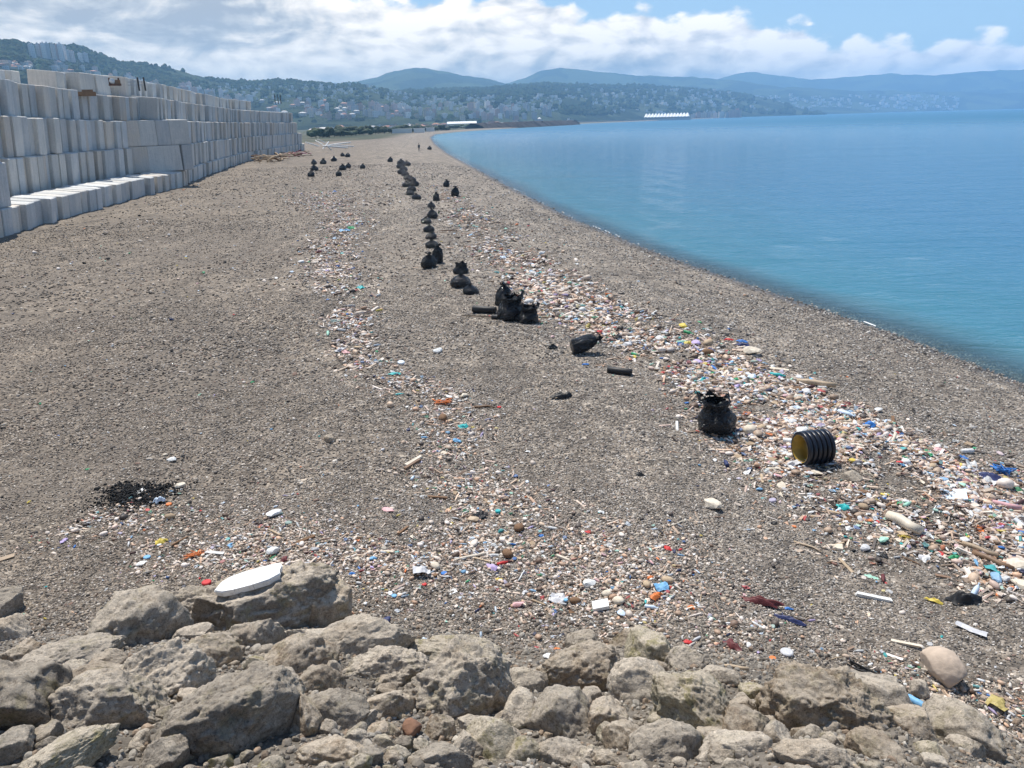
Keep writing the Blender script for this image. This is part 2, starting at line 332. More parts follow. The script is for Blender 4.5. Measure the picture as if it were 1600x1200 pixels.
# ------------------------------------------------------------------ sea
def sea_material():
    m, g, b, o = new_mat('sea'); pos = g.n('ShaderNodeNewGeometry').outputs['Position']
    dep = g.n('ShaderNodeAttribute', attribute_name='depth').outputs['Fac']
    far = g.ss(g.n('ShaderNodeAttribute', attribute_name='far').outputs['Fac'], 20, 900)
    big = g.noise(g.map(pos, (.25, 1, 1), (0, 0, 0), (0, 0, .3)), .018, 5, .6, .4)
    col = g.ramp(g.m('ADD', g.m('MULTIPLY', dep, .30), g.m('MULTIPLY', g.m('SUBTRACT', big, .5), .6)), [(0, (.06, .13, .14)), (.10, (.042, .175, .23)), (.5, (.038, .165, .255)), (1, (.034, .15, .26))])
    g.put(b, 'Base Color', col); b.inputs['IOR'].default_value = 1.33
    g.put(b, 'Roughness', g.mix(far, (.06, .06, .06), (.42, .42, .42)))
    rip = g.noise(g.map(pos, (.55, 1, 1), (0, 0, 0), (0, 0, -.5)), 2.6, 5, .62, .8)
    rip2 = g.noise(g.map(pos, (.4, 1, 1), (0, 0, 0), (0, 0, -.35)), .55, 5, .6, .5)
    rip3 = g.noise(g.map(pos, (.3, 1, 1), (0, 0, 0), (0, 0, -.2)), .07, 5, .6, .5)
    h = g.m('ADD', g.m('MULTIPLY', rip, .10), g.m('ADD', g.m('MULTIPLY', rip2, .28), g.m('MULTIPLY', rip3, .9)))
    bump(g, b, h, 1.0, .8)
    tr = g.n('ShaderNodeBsdfTransparent'); tr.inputs[0].default_value = (.80, .92, .90, 1)
    gl = g.n('ShaderNodeBsdfGlossy'); gl.inputs['Roughness'].default_value = .06
    g.t.links.new(b.inputs['Normal'].links[0].from_socket, gl.inputs['Normal'])
    fr = g.n('ShaderNodeFresnel'); fr.inputs['IOR'].default_value = 1.33
    m1 = g.n('ShaderNodeMixShader'); g.put(m1, 0, fr.outputs[0]); g.t.links.new(tr.outputs[0], m1.inputs[1]); g.t.links.new(gl.outputs[0], m1.inputs[2])
    m2 = g.n('ShaderNodeMixShader'); g.put(m2, 0, g.ss(dep, -.04, .34, .12, 1)); g.t.links.new(m1.outputs[0], m2.inputs[1]); g.t.links.new(b.outputs[0], m2.inputs[2])
    g.t.links.new(m2.outputs[0], o.inputs[0]); return m
ys = np.concatenate([np.linspace(-3000, -20, 12), np.linspace(-15, 14, 20), np.geomspace(14.5, 9150, 420)])
ts = np.concatenate([[-.9], np.geomspace(.02, 9800, 240)-.4])
YS, TS = np.meshgrid(ys, ts, indexing='ij'); SXm = np.interp(YS, SHY, SHX)+TS
SXm = np.minimum(SXm, 9200)
rr = np.hypot(SXm, YS); wv = (.035*fb2(SXm, YS*1.0, 2.2, 3, 41)+.02*np.sin(TS*1.6+2*fb2(SXm, YS, 6, 2, 44)))*np.clip(1.2-rr/160, 0, 1)*np.clip((TS+.2)/2, .15, 1)
sv = np.stack([SXm.ravel(), YS.ravel(), wv.ravel()], -1)
me = fast_grid('sea', sv, len(ys), len(ts), sea_material())
if me.polygons[5000].normal.z < 0: me.flip_normals()
fattr(me, 'depth', np.clip(-gz(SXm.ravel(), YS.ravel())+wv.ravel(), -.2, 3)); fattr(me, 'far', rr.ravel())
tag(obj('sea', me), 'calm blue sea', kind='structure')
# thin line of foam where the ripples break
M_FOAM = plain('foam', (.75, .76, .76), .6, .15, 12)
fv, ff = [], []
yy = np.arange(14, 240, .22); 
seg = []
for k, y in enumerate(yy):
    on = vnoise(np.array([y*.55, 3.3, 0.]), 51)+.35*vnoise(np.array([y*2.1, 1.3, 0.]), 52)
    wd = max(0, on+.5*vnoise(np.array([y*4.7, 7.3, 0.]), 57)-.42)*.10+.003
    x0 = float(np.interp(y, SHY, SHX))+.12+.10*vnoise(np.array([y*.8, .3, 0.]), 53)
    fv += [(x0, y, .035), (x0+wd*.5, y, .06), (x0+wd, y, .045)]; seg.append(wd > .012)
for k in range(len(yy)-1):
    if seg[k] and seg[k+1]:
        for q in (0, 1): ff.append((3*k+q, 3*k+q+1, 3*k+q+4, 3*k+q+3))
ff = [q for q in ff if fv[q[0]][1] > 60 or vnoise(np.array([fv[q[0]][1]*3.1, 9.3, 0.]), 58) > .1]
tag(obj('foam', mesh_from('foam', fv, ff, M_FOAM, True)), 'thin white foam line where ripples meet the shingle', 'foam', kind='stuff')

# ------------------------------------------------------------------ hills
def hill_material(name, base, field, rough=.6, fscale=.012, fieldamt=.5):
    m, g, b, o = new_mat(name); pos = g.n('ShaderNodeNewGeometry').outputs['Position']
    n = g.noise(pos, .02, 10, .72); n2 = g.noise(pos, .004, 6, .6, .6)
    dk = tuple(v*.45 for v in base); lt = tuple(v*1.9 for v in base)
    col = g.ramp(n, [(.32, dk), (.5, base), (.68, lt)])
    cell = g.n('ShaderNodeSeparateColor'); g.put(cell, 0, g.voro(g.vm('ADD', pos, g.vm('MULTIPLY', g.noise(pos, .01, 3, .6, 0, 'Color'), (60, 60, 60))), fscale, 'F1', 'Color'))
    fm = g.m('MULTIPLY', g.ss(g.m('ADD', g.m('MULTIPLY', cell.outputs[1], .6), g.m('MULTIPLY', n2, .8)), .62, .78), fieldamt)
    fcol = g.mix(cell.outputs[0], field, tuple(min(1, v*1.7) for v in field))
    col = g.mix(fm, col, fcol); g.put(b, 'Base Color', col); b.inputs['Roughness'].default_value = .95; b.inputs['Specular IOR Level'].default_value = .1
    bump(g, b, g.m('ADD', n, g.m('MULTIPLY', g.noise(pos, .09, 4, .7), .25)), 1, 26); return m
HM1 = hill_material('hill_near', (.022, .036, .018), (.10, .12, .05), fieldamt=.35)
HM2 = hill_material('hill_fields', (.024, .040, .022), (.085, .105, .055), fieldamt=.6)
HM3 = hill_material('hill_far', (.02, .035, .02), (.09, .12, .05), fscale=.006, fieldamt=.5)
HILLS = {}
def hill(name, label, tbl, rfoot, rridge, mat, pw=.8, namp=.10, zfoot=-1.5, na=260, nt=70, seed=1, edge_in=.02, crag=1.0):
    """tbl: photograph pixels of the skyline; rfoot, rridge may be lists against the same skyline"""
    A = [azel(x, y) for x, y in tbl]; aa = np.array([a for a, e in A]); ee = np.array([e for a, e in A])
    rf = np.interp(np.linspace(0, 1, len(aa)), np.linspace(0, 1, len(rfoot)), rfoot); rg = np.interp(np.linspace(0, 1, len(aa)), np.linspace(0, 1, len(rridge)), rridge)
    az_ = np.linspace(aa[0], aa[-1], na); t = np.concatenate([np.linspace(0, 1, nt), np.linspace(1.08, 1.9, 10)])
    E = np.interp(az_, aa, ee); RF = np.interp(az_, aa, rf); RG = np.interp(az_, aa, rg)
    E = E+.0011*crag*fbm(np.stack([az_*120, az_*0, az_*0+seed], -1), 4, seed)
    Hh = EYE+E*RG
    AA, TT = np.meshgrid(az_, t, indexing='ij'); RR = RF[:, None]+(RG-RF)[:, None]*TT
    x = RR*np.sin(AA); y = RR*np.cos(AA)
    up = np.clip(TT, 0, 1); prof = np.where(TT <= 1, (up**pw)*(1-.0*up), 1-(TT-1)*1.1)
    rid = 1-np.abs(fbm(np.stack([x/420, y/420, x*0+seed], -1), 5, seed))*2
    z = zfoot+(Hh[:, None]-zfoot)*prof+(rid-.75)*namp*Hh[:, None]*np.sin(np.clip(TT, 0, 1)*math.pi)
    tot = (E[:, None]*RR+EYE); z = np.where(TT < 1, np.minimum(z, tot-.004*RR*(1-TT)), z)
    V = np.stack([x, y, z], -1).reshape(-1, 3); me = fast_grid(name, V, na, len(t), mat)
    if me.polygons[50].normal.z < 0: me.flip_normals()
    o = obj(name, me); tag(o, label, kind='structure')
    HILLS[label] = (az_, x, y, z, nt)
    return o
def on_hill(label, px, py):
    """surface point of a hill seen at a photograph pixel"""
    az_, x, y, z, nt = HILLS[label]; a, e = azel(px, py); i = int(np.clip(np.searchsorted(az_, a), 1, len(az_)-1))
    xs, ys_, zs = x[i, :nt], y[i, :nt], z[i, :nt]; el_ = (zs-EYE)/np.hypot(xs, ys_)
    k = np.argmax(el_ >= e) if (el_ >= e).any() else nt-1
    if k > 0:
        f = (e-el_[k-1])/max(1e-9, el_[k]-el_[k-1]); f = min(1, max(0, f))
        return Vector((xs[k-1]+f*(xs[k]-xs[k-1]), ys_[k-1]+f*(ys_[k]-ys_[k-1]), zs[k-1]+f*(zs[k]-zs[k-1])))
    return Vector((xs[0], ys_[0], zs[0]))
hill('hill', 'wooded town hill falling away behind the block wall', [(-260, 60), (-120, 58), (0, 66), (20, 65), (40, 71), (118, 74), (126, 76), (160, 88), (190, 99), (235, 101), (265, 107), (300, 116), (330, 124), (345, 126), (400, 128), (450, 126), (500, 131), (560, 133), (640, 150), (760, 176)],
     [900, 1300, 1500, 1500], [1700, 2100, 2500, 2400], HM1, .85, .16, seed=3, na=380)
hill('hill', 'broad round topped mountain in the middle distance', [(380, 150), (500, 140), (545, 129), (575, 123), (590, 120), (615, 111), (640, 107), (655, 105), (690, 111), (730, 119), (765, 123), (790, 131), (830, 146), (880, 170)],
     [3000, 3000], [5200, 5200], HM3, .9, .18, seed=5)
hill('hill', 'field patched foothills above the town', [(430, 150), (520, 138), (580, 145), (640, 142), (700, 140), (760, 139), (800, 134), (850, 131), (900, 132), (950, 134), (1000, 133), (1060, 138), (1110, 142), (1160, 148), (1200, 154), (1240, 166), (1290, 180)],
     [1500, 1500, 2000, 2900, 3600], [2900, 3300, 3900, 4000], HM2, .8, .20, seed=8, na=420, nt=90)
hill('hill', 'peak reaching up into the low cloud', [(740, 150), (790, 131), (820, 121), (850, 109), (880, 106), (905, 108), (940, 113), (1000, 118), (1080, 120), (1150, 126), (1220, 136), (1300, 150), (1380, 175)],
     [4600, 4600], [6300, 6300], HM3, .9, .14, seed=11)
hill('hill', 'distant low coast hills across the bay', [(1130, 172), (1180, 140), (1240, 136), (1300, 140), (1350, 142), (1400, 141), (1450, 144), (1500, 143), (1560, 146), (1620, 145), (1700, 150), (1800, 160)],
     [3800, 5200, 6200, 6800], [5600, 6500, 7300], HM3, .8, .16, seed=14)
hill('hill', 'farthest mountain range fading into haze', [(1060, 150), (1120, 124), (1150, 115), (1180, 112), (1220, 119), (1270, 124), (1330, 120), (1390, 115), (1460, 118), (1530, 112), (1600, 108), (1680, 106), (1800, 120), (1900, 150)],
     [7300, 7300], [8300, 8200], HM3, .8, .1, seed=17)

# ------------------------------------------------------------------ basic shapes
def box(w, d, h, z0=0.0, cx=0.0, cy=0.0):
    V = [(cx+sx*w/2, cy+sy*d/2, z0+k*h) for k in (0, 1) for sx, sy in ((-1, -1), (1, -1), (1, 1), (-1, 1))]
    return V, [(3, 2, 1, 0), (4, 5, 6, 7), (0, 1, 5, 4), (1, 2, 6, 5), (2, 3, 7, 6), (3, 0, 4, 7)]
def merge(parts):
    V, Fc = [], []
    for v, f in parts:
        b0 = len(V); V += list(v); Fc += [tuple(i+b0 for i in q) for q in f]
    return V, Fc
def ico(level):
    bm = bmesh.new(); bmesh.ops.create_icosphere(bm, subdivisions=level, radius=1); V = np.array([v.co[:] for v in bm.verts]); Fc = [tuple(v.index for v in f.verts) for f in bm.faces]; bm.free(); return V, Fc
ICO = {k: ico(k) for k in (1, 2, 3, 4, 5, 6)}
def tube(path, rad, n=6, cap=True):
    path = [Vector(p) for p in path]; V, Fc = [], []
    rad = rad if isinstance(rad, (list, tuple)) else [rad]*len(path)
    for i, p in enumerate(path):
        d = (path[min(i+1, len(path)-1)]-path[max(i-1, 0)]).normalized(); a = d.cross(Vector((0, 0, 1)) if abs(d.z) < .9 else Vector((1, 0, 0))).normalized(); b = d.cross(a)
        for k in range(n): V.append(p+(a*math.cos(k*2*math.pi/n)+b*math.sin(k*2*math.pi/n))*rad[i])
    for i in range(len(path)-1):
        for k in range(n): Fc.append((i*n+k, i*n+(k+1) % n, (i+1)*n+(k+1) % n, (i+1)*n+k))
    if cap: Fc += [tuple(range(n))[::-1], tuple(range((len(path)-1)*n, len(path)*n))]
    return V, Fc
def lathe(prof, n=16):
    V, Fc = [], []
    for r, z in prof:
        for k in range(n): V.append((r*math.cos(k*2*math.pi/n), r*math.sin(k*2*math.pi/n), z))
    for i in range(len(prof)-1):
        for k in range(n): Fc.append((i*n+k, i*n+(k+1) % n, (i+1)*n+(k+1) % n, (i+1)*n+k))
    return V, Fc
def rockshape(seed, level=5, cuts=16, rough=.10, cutd=(.62, .95)):
    rng = np.random.default_rng(seed); V, Fc = ICO[level]; V = V.copy()
    for _ in range(cuts):
        n = rng.normal(size=3); n /= np.linalg.norm(n); d = rng.uniform(*cutd); s = V@n; ex = np.clip(s-d, 0, None); V = V-ex[:, None]*n*.93
    off = rng.uniform(-50, 50, 3); nn = V/np.linalg.norm(V, axis=1)[:, None]
    r = 1+rough*1.0*fbm(V*1.4+off, 3, seed)+rough*.6*(1-2*np.abs(fbm(V*3+off, 5, seed+9, .6)))+rough*.55*fbm(V*7+off, 4, seed+5, .7)+rough*.30*np.clip(fbm(V*15+off, 3, seed+6, .7)*2, -1, .3)*np.clip(fbm(V*2+off, 2, seed+8)*4+.5, 0, 1)
    return V*r[:, None], Fc
def sizebox(V):
    V = np.asarray(V, float); mn, mxx = V.min(0), V.max(0); return (V-(mn+mxx)/2)/(mxx-mn)
# ------------------------------------------------------------------ town
def facade(name, wall, roof, nx=1.0):
    """wall with rows of dark windows far too small to model at this distance, plain roof"""
    m, g, b, o = new_mat(name); tco = g.n('ShaderNodeTexCoord').outputs['Object']; gn = g.n('ShaderNodeNewGeometry')
    nz = g.n('ShaderNodeSeparateXYZ'); g.put(nz, 0, gn.outputs['Normal']); p = g.n('ShaderNodeSeparateXYZ'); g.put(p, 0, gn.outputs['Position'])
    u = g.m('ADD', p.outputs[0], g.m('MULTIPLY', p.outputs[1], .7)); wu = g.m('FRACT', g.m('MULTIPLY', u, .30*nx)); wv_ = g.m('FRACT', g.m('MULTIPLY', p.outputs[2], .33))
    win = g.m('MULTIPLY', g.m('GREATER_THAN', wu, .52), g.m('GREATER_THAN', wv_, .5))
    rnd = g.n('ShaderNodeObjectInfo').outputs['Random']
    wc = g.n('ShaderNodeHueSaturation'); wc.inputs['Color'].default_value = (*wall, 1); g.put(wc, 'Value', g.lin(rnd, 0, 1, .7, 1.2)); g.put(wc, 'Saturation', g.lin(rnd, 0, 1, 1.3, .6))
    col = g.mix(g.m('MULTIPLY', win, .5), wc.outputs[0], (.14, .15, .17)); col = g.mix(g.m('GREATER_THAN', nz.outputs[2], .35), col, roof)
    g.put(b, 'Base Color', col); b.inputs['Roughness'].default_value = .8; return m
FAC = [facade('facade_white', (.85, .83, .80), (.60, .57, .54)), facade('facade_cream', (.78, .68, .56), (.42, .20, .13)), facade('facade_pink', (.72, .55, .50), (.45, .23, .17)),
       facade('facade_grey', (.60, .61, .64), (.45, .44, .43)), facade('facade_brick', (.55, .36, .28), (.30, .12, .08))]
def bld_mesh(kind, mat):
    if kind == 'tower':   # unit footprint, unit height, stepped plan and lift head
        V, Fc = merge([box(.8, 1, 1), box(1, .55, .985), box(.34, .34, .08, 1.001), box(.07, .3, .97, 0, -.53, .1), box(.07, .3, .97, 0, .53, -.1)])
    elif kind == 'block':
        V, Fc = merge([box(1, 1, .93), box(1.05, 1.05, .05, .931), box(.3, .22, .12, .982, .15), box(.10, 1.1, .85, .04, -.22), box(.10, 1.1, .85, .04, .22)])
    else:                 # hipped roof
        V, Fc = box(1, 1, .72); q = [(-.56, -.56, .722), (.56, -.56, .722), (.56, .56, .722), (-.56, .56, .722), (-.2, 0, 1), (.2, 0, 1)]
        V, Fc = merge([(V, Fc), (q, [(3, 2, 1, 0), (0, 1, 5, 4), (2, 3, 4, 5), (1, 2, 5), (3, 0, 4)])])
    return mesh_from(kind, V, Fc, mat)
BM = {(k, i): bld_mesh(k, FAC[i]) for k in ('tower', 'block', 'house') for i in range(5)}
NB = [0]; BSPOT = []
def building(kind, hillname, px, pytop, pybot, wpx, label, group, mat, depth=1.0, r_flat=None):
    if r_flat is None:
        p = on_hill(hillname, px, pybot)
    else:
        a, e = azel(px, pybot); p = Vector((r_flat*math.sin(a), r_flat*math.cos(a), 1.0))
    r = math.hypot(p.x, p.y); h = max(4., (azel(px, pytop)[1]-azel(px, pybot)[1])*r); wd = wpx*r/F
    BSPOT.append((math.atan2(p.x, p.y), r, azel(px, pybot)[1], azel(px, pytop)[1], wpx/F)); nm = {'tower': 'apartment_tower', 'block': 'apartment_block', 'house': 'house'}[kind]
    cl = ['white', 'cream', 'pinkish', 'grey', 'brick red'][mat]
    if group: kw = {'tower': 'stepped tower', 'block': 'flat roofed block', 'house': 'hip roofed house'}[kind]; label = cl+' '+kw+' '+re.search('(on the|above the|behind the|in the|at the|just behind).*', label).group(0); group = label
    o = obj(nm, BM[(kind, mat)], (p.x, p.y, p.z-.12*h), (0, 0, -math.atan2(p.x, p.y)+random.uniform(-.35, .35)), (wd, wd*depth, h*1.12)); tag(o, label, 'building', group); NB[0] += 1; return o
H1, H2 = 'wooded town hill falling away behind the block wall', 'field patched foothills above the town'
TW = [(47, 69, 87, 6), (53, 70, 90, 6), (59, 68.5, 88, 6), (65, 69, 90, 6), (71, 68, 91, 6.5), (77, 68, 92, 6), (84, 69, 93, 6), (90, 71, 93, 6), (97, 69, 95, 7), (103, 72, 94, 6), (108, 79, 96, 5.5), (114, 80, 97, 5.5), (124, 83, 96, 6.5), (133, 83, 96, 7)]
for i, (x, t_, b_, wd) in enumerate(TW):
    lb = ('tall pale apartment tower in the row along the crest of the left hill', 'apartment towers along the crest of the left hill') if i < 10 else \
         (['narrow lower tower just right of the crest row of towers', 'narrow lower tower between the crest row and the two broad blocks', 'left one of two broad pale blocks below the left hill crest', 'right one of two broad pale blocks below the left hill crest'][i-10], None)
    building('tower', H1, x, t_-.5, b_, wd*.78, lb[0], lb[1], [0, 3, 0, 2][i % 4], .9)
def cluster(n, hillname, xr, yr, wr, hr, label, group, kinds, mats, seed):
    rng = random.Random(seed); done = 0; pts = []
    while done < n:
        x = rng.uniform(*xr); y = rng.uniform(yr[0]+(yr[2]-yr[0])*(x-xr[0])/(xr[1]-xr[0]) if len(yr) > 2 else yr[0], yr[1]+(yr[3]-yr[1])*(x-xr[0])/(xr[1]-xr[0]) if len(yr) > 2 else yr[1])
        if any(abs(x-a)*.8+abs(y-b)*1.2 < 4.0 for a, b in pts) and rng.random() < .85: continue
        pts.append((x, y)); k = rng.choice(kinds); wd = rng.uniform(*wr); h = rng.uniform(*hr)*(.6 if k == 'house' else 1)
        building(k, hillname, x, y-h, y, wd, label, group, rng.choice(mats), rng.uniform(.7, 1.3)); done += 1
cluster(22, H1, (0, 50), (99, 110), (5, 9), (4, 7), 'small pale house on the slope above the near end of the wall', 'hillside houses above the near end of the wall', ['block', 'house'], [0, 1, 2, 3], 1)
cluster(34, H1, (80, 215), (101, 112, 116, 146), (5, 9), (5, 9), 'mid height block on the wooded slope behind the wall', 'blocks on the wooded slope behind the wall', ['block', 'tower', 'house'], [0, 1, 2, 3], 2)
cluster(36, H1, (195, 345), (125, 142, 146, 166), (5, 8), (7, 14), 'apartment block on the descending left hillside behind the wall top', 'apartment blocks on the descending left hillside', ['block', 'tower', 'block'], [0, 1, 2, 3], 3)
cluster(34, H1, (340, 490), (152, 176, 160, 184), (5, 9), (5, 11), 'town building behind the far end of the block wall', 'town buildings behind the far end of the block wall', ['block', 'block', 'house', 'tower'], [0, 1, 2, 3, 4], 4)
cluster(54, H1, (480, 640), (158, 186, 170, 190), (5, 9), (5, 12), 'apartment block in the town left of the bay', 'apartment blocks in the town left of the bay', ['block', 'block', 'tower', 'house'], [0, 1, 2, 3, 4], 5)
cluster(56, H2, (590, 770), (160, 189, 168, 189), (4, 8), (6, 13), 'pale apartment block at the foot of the green hills', 'apartment blocks at the foot of the green hills', ['block', 'tower', 'tower'], [0, 0, 2, 3, 1], 6)
cluster(26, H2, (770, 862), (168, 188), (4, 7), (6, 12), 'apartment block behind the dark breakwater', 'apartment blocks behind the dark breakwater', ['block', 'tower'], [0, 2, 3], 7)
def flat_cluster(n, xr, ybf, rr2, wr, hr, label, group, seed):
    rg = random.Random(seed)
    for k in range(n):
        x = rg.uniform(*xr); rd = rg.uniform(*rr2); a = azel(x, 190)[0]; yb = 189-.026*(x-800)+5.5/rd*F; wd, h = rg.uniform(*wr), rg.uniform(*hr); building(rg.choice(['house', 'block', 'block']), None, x, yb-h, yb, wd, label, group, rg.choice([0, 1, 2, 3, 4]), rg.uniform(.7, 1.4), r_flat=rd)
flat_cluster(34, (485, 700), 0, (620, 1300), (7, 15), (4, 9), 'low town building just behind the thicket at the beach end', 'low buildings behind the thicket at the beach end', 31)
flat_cluster(22, (690, 850), 0, (1150, 1480), (5, 11), (3, 8), 'low building on the flat shore behind the spit', 'low buildings on the flat shore behind the spit', 32)
# everything beyond these is too small and too many to be told apart: one object of houses dotted over the hills
def dotted():
    rng = random.Random(9); parts = []
    spots = [(H1, (340, 640), (133, 160), 130), (H2, (560, 880), (150, 174), 190), (H2, (880, 1150), (140, 166), 110), (H2, (940, 1200), (160, 178), 36), ('distant low coast hills across the bay', (1180, 1500), (150, 172), 170)]
    for hn, xr, yr, n in spots:
        for _ in range(n):
            x, y = rng.uniform(*xr), rng.uniform(*yr); p = on_hill(hn, x, y); r = math.hypot(p.x, p.y); s = r/F*rng.uniform(1.8, 4.8); h = r/F*rng.uniform(1.5, 5); BSPOT.append((math.atan2(p.x, p.y), r, (p.z-EYE)/r, (p.z+h-EYE)/r, s/r))
            v, f = box(s, s, h, -h*.2); a = rng.uniform(0, 1); parts.append(([(q[0]*math.cos(a)-q[1]*math.sin(a)+p.x, q[0]*math.sin(a)+q[1]*math.cos(a)+p.y, q[2]+p.z) for q in v], f))
    V, Fc = merge(parts); return mesh_from('houses', V, Fc, FAC[0])
tag(obj('houses', dotted()), 'scattered small pale houses over the far hillsides and coast', 'houses', kind='stuff')

# woods: thousands of tree crowns on the slopes
def setup_scatter(name, pts, rot, scl, idx, col, sources, label, cat):
    """one object; real geometry instanced on points (things nobody could count)"""
    me = bpy.data.meshes.new(name); me.vertices.add(len(pts)); me.vertices.foreach_set('co', np.asarray(pts, np.float32).ravel())
    a = me.attributes.new('rot', 'FLOAT_VECTOR', 'POINT'); a.data.foreach_set('vector', np.asarray(rot, np.float32).ravel())
    a = me.attributes.new('scl', 'FLOAT_VECTOR', 'POINT'); a.data.foreach_set('vector', np.asarray(scl, np.float32).ravel())
    a = me.attributes.new('idx', 'INT', 'POINT'); a.data.foreach_set('value', np.asarray(idx, np.int32))
    a = me.attributes.new('col', 'FLOAT_COLOR', 'POINT'); a.data.foreach_set('color', np.asarray(np.concatenate([col, np.ones((len(col), 1))], 1), np.float32).ravel())
    src = bpy.data.collections.new(name+'_sources')
    for k, m_ in enumerate(sources):
        so = bpy.data.objects.new('%s_source_%02d' % (name, k), m_); src.objects.link(so)
    t = bpy.data.node_groups.new(name, 'GeometryNodeTree'); t.interface.new_socket('Geometry', in_out='INPUT', socket_type='NodeSocketGeometry'); t.interface.new_socket('Geometry', in_out='OUTPUT', socket_type='NodeSocketGeometry')
    gi = t.nodes.new('NodeGroupInput'); go = t.nodes.new('NodeGroupOutput'); ci = t.nodes.new('GeometryNodeCollectionInfo'); ci.inputs['Collection'].default_value = src
    ci.inputs['Separate Children'].default_value = True; ci.inputs['Reset Children'].default_value = True
    ip = t.nodes.new('GeometryNodeInstanceOnPoints'); ip.inputs['Pick Instance'].default_value = True
    def na(nm, ty):
        q = t.nodes.new('GeometryNodeInputNamedAttribute'); q.data_type = ty; q.inputs['Name'].default_value = nm; return q.outputs['Attribute']
    L = t.links.new; L(gi.outputs[0], ip.inputs['Points']); L(ci.outputs[0], ip.inputs['Instance']); L(na('idx', 'INT'), ip.inputs['Instance Index'])
    L(na('rot', 'FLOAT_VECTOR'), ip.inputs['Rotation']); L(na('scl', 'FLOAT_VECTOR'), ip.inputs['Scale']); L(ip.outputs[0], go.inputs[0])
    o = obj(name, me); md = o.modifiers.new('scatter', 'NODES'); md.node_group = t; tag(o, label, cat, kind='stuff'); return o
M_LEAF = inst_material('tree_crowns', .9, .1)
crowns = []
for k in range(4):
    V, Fc = ICO[2]; V = V*(1+.32*fbm(V*1.9+k*9, 3, k))[:, None]; crowns.append(mesh_from('crown_%d' % k, V, Fc, M_LEAF))
def woods():
    pts, scl, col = [], [], []
    for lab, n, smin, smax, tmin in ((H1, 14000, 3, 6.2, .1), (H2, 12000, 3.5, 8, .08)):
        az_, x, y, z, nt = HILLS[lab]; k = 0
        I = RNG.uniform(0, len(az_)-1.001, n*2); J = RNG.uniform(tmin*nt, nt-1.01, n*2); i0 = I.astype(int); j0 = J.astype(int); fi = I-i0; fj = J-j0
        def bl(A): return (A[i0, j0]*(1-fi)+A[i0+1, j0]*fi)*(1-fj)+(A[i0, j0+1]*(1-fi)+A[i0+1, j0+1]*fi)*fj
        px, py, pz = bl(x), bl(y), bl(z)
        dens = fb2(px, py, 160, 4, 61); jn = J/nt; keep = (dens+.25*jn+.12*RNG.normal(size=len(px)) > -.02) & (py > 300); keep[np.cumsum(keep) > n] = False
        px, py, pz = px[keep], py[keep], pz[keep]
        ta = np.arctan2(px, py); tr = np.hypot(px, py); te = (pz-EYE)/tr; hid = np.zeros(len(px), bool)
        for (ba, br, be0, be1, bw_) in BSPOT+[(azel(1042, 180)[0], 2400, -.01, .012, 90/F), (azel(1118, 180)[0], 2700, -.01, .012, 90/F)]: hid |= (np.abs(ta-ba) < bw_*.5+3.5/tr) & (te > be0-.006) & (te < be1) & (tr < br+8)
        px, py, pz = px[~hid], py[~hid], pz[~hid]; s = RNG.uniform(smin, smax, len(px))
        pts.append(np.stack([px, py, pz+s*.45], -1)); scl.append(np.stack([s*RNG.uniform(.8, 1.3, len(px)), s, s*RNG.uniform(.7, 1.2, len(px))], -1))
        base = np.array([.024, .042, .018])*RNG.uniform(.5, 1.9, (len(px), 1)); base[:, 0] *= RNG.uniform(.8, 1.5, len(px)); col.append(base)
    pts, scl, col = map(np.concatenate, (pts, scl, col)); n = len(pts)
    setup_scatter('woods', pts, np.stack([np.zeros(n), np.zeros(n), RNG.uniform(0, 6, n)], -1), scl, RNG.integers(0, 4, n), col, crowns, 'dark green woods covering the hillsides above the town', 'woods')
woods()

# green strip and shrubs where the beach ends
def shrub(px, pyb, hpx, wpx, label, group, mat_col, seed, r=None):
    a, e = azel(px, pyb); r = r or (EYE-1.3)/max(.004, -e); p = Vector((r*math.sin(a), r*math.cos(a), 1.0)); h = hpx*r/F; wd = wpx*r/F
    rng = np.random.default_rng(seed); root = empty('shrub', p); tag(root, label, 'shrub', group)
    parts = []
    for k in range(9):
        V, Fc = ICO[2]; V = V*(1+.4*fbm(V*2.5+k*5+seed, 3, seed+k))[:, None]; s = rng.uniform(.25, .42)
        c = np.array([rng.uniform(-.34, .34)*wd, rng.uniform(-.3, .3)*wd*.6, h*rng.uniform(.38, .72)]); parts.append((V*np.array([s*wd*.8, s*wd*.7, s*h*.8])+c, Fc))
    V, Fc = merge(parts); obj('crown', mesh_from('crown', V, Fc, mat_col, True), parent=root)
    V, Fc = tube([(0, 0, -.3), (0.02*wd, 0, h*.3), (.05*wd, 0, h*.6)], [.05*h, .04*h, .02*h], 6); obj('trunk', mesh_from('trunk', V, Fc, M_BARK), parent=root); return root
M_BARK = plain('bark', (.10, .08, .06), .9)
M_SHR = [plain('shrub_dark', (.028, .045, .018), .9, .6, .6, .8, .6), plain('shrub_mid', (.05, .075, .03), .9, .6, .6, .8, .6)]
rng = random.Random(5)
for i in range(46):
    x = 492+i*4.6+rng.uniform(-2, 2); f = (x-492)/210
    shrub(x, 203.5-f*2.5+rng.uniform(-2.5, .6), rng.uniform(9, 16)*(1-.45*f), rng.uniform(12, 22)*(1-.3*f), 'dark green shrub in the long thicket where the beach ends', 'shrubs in the long thicket behind the beach', M_SHR[i % 3 == 0], i, r=430+240*f+rng.uniform(-25, 25))
for i in range(14):
    x = 700+i*9+rng.uniform(-4, 4)
    shrub(x, 197-(x-700)*.02, rng.uniform(3, 6), rng.uniform(10, 20), 'low green bush on the spit leading to the breakwater', 'low bushes on the spit leading to the breakwater', M_SHR[i % 2], 90+i, r=800+(x-700)*1.2)

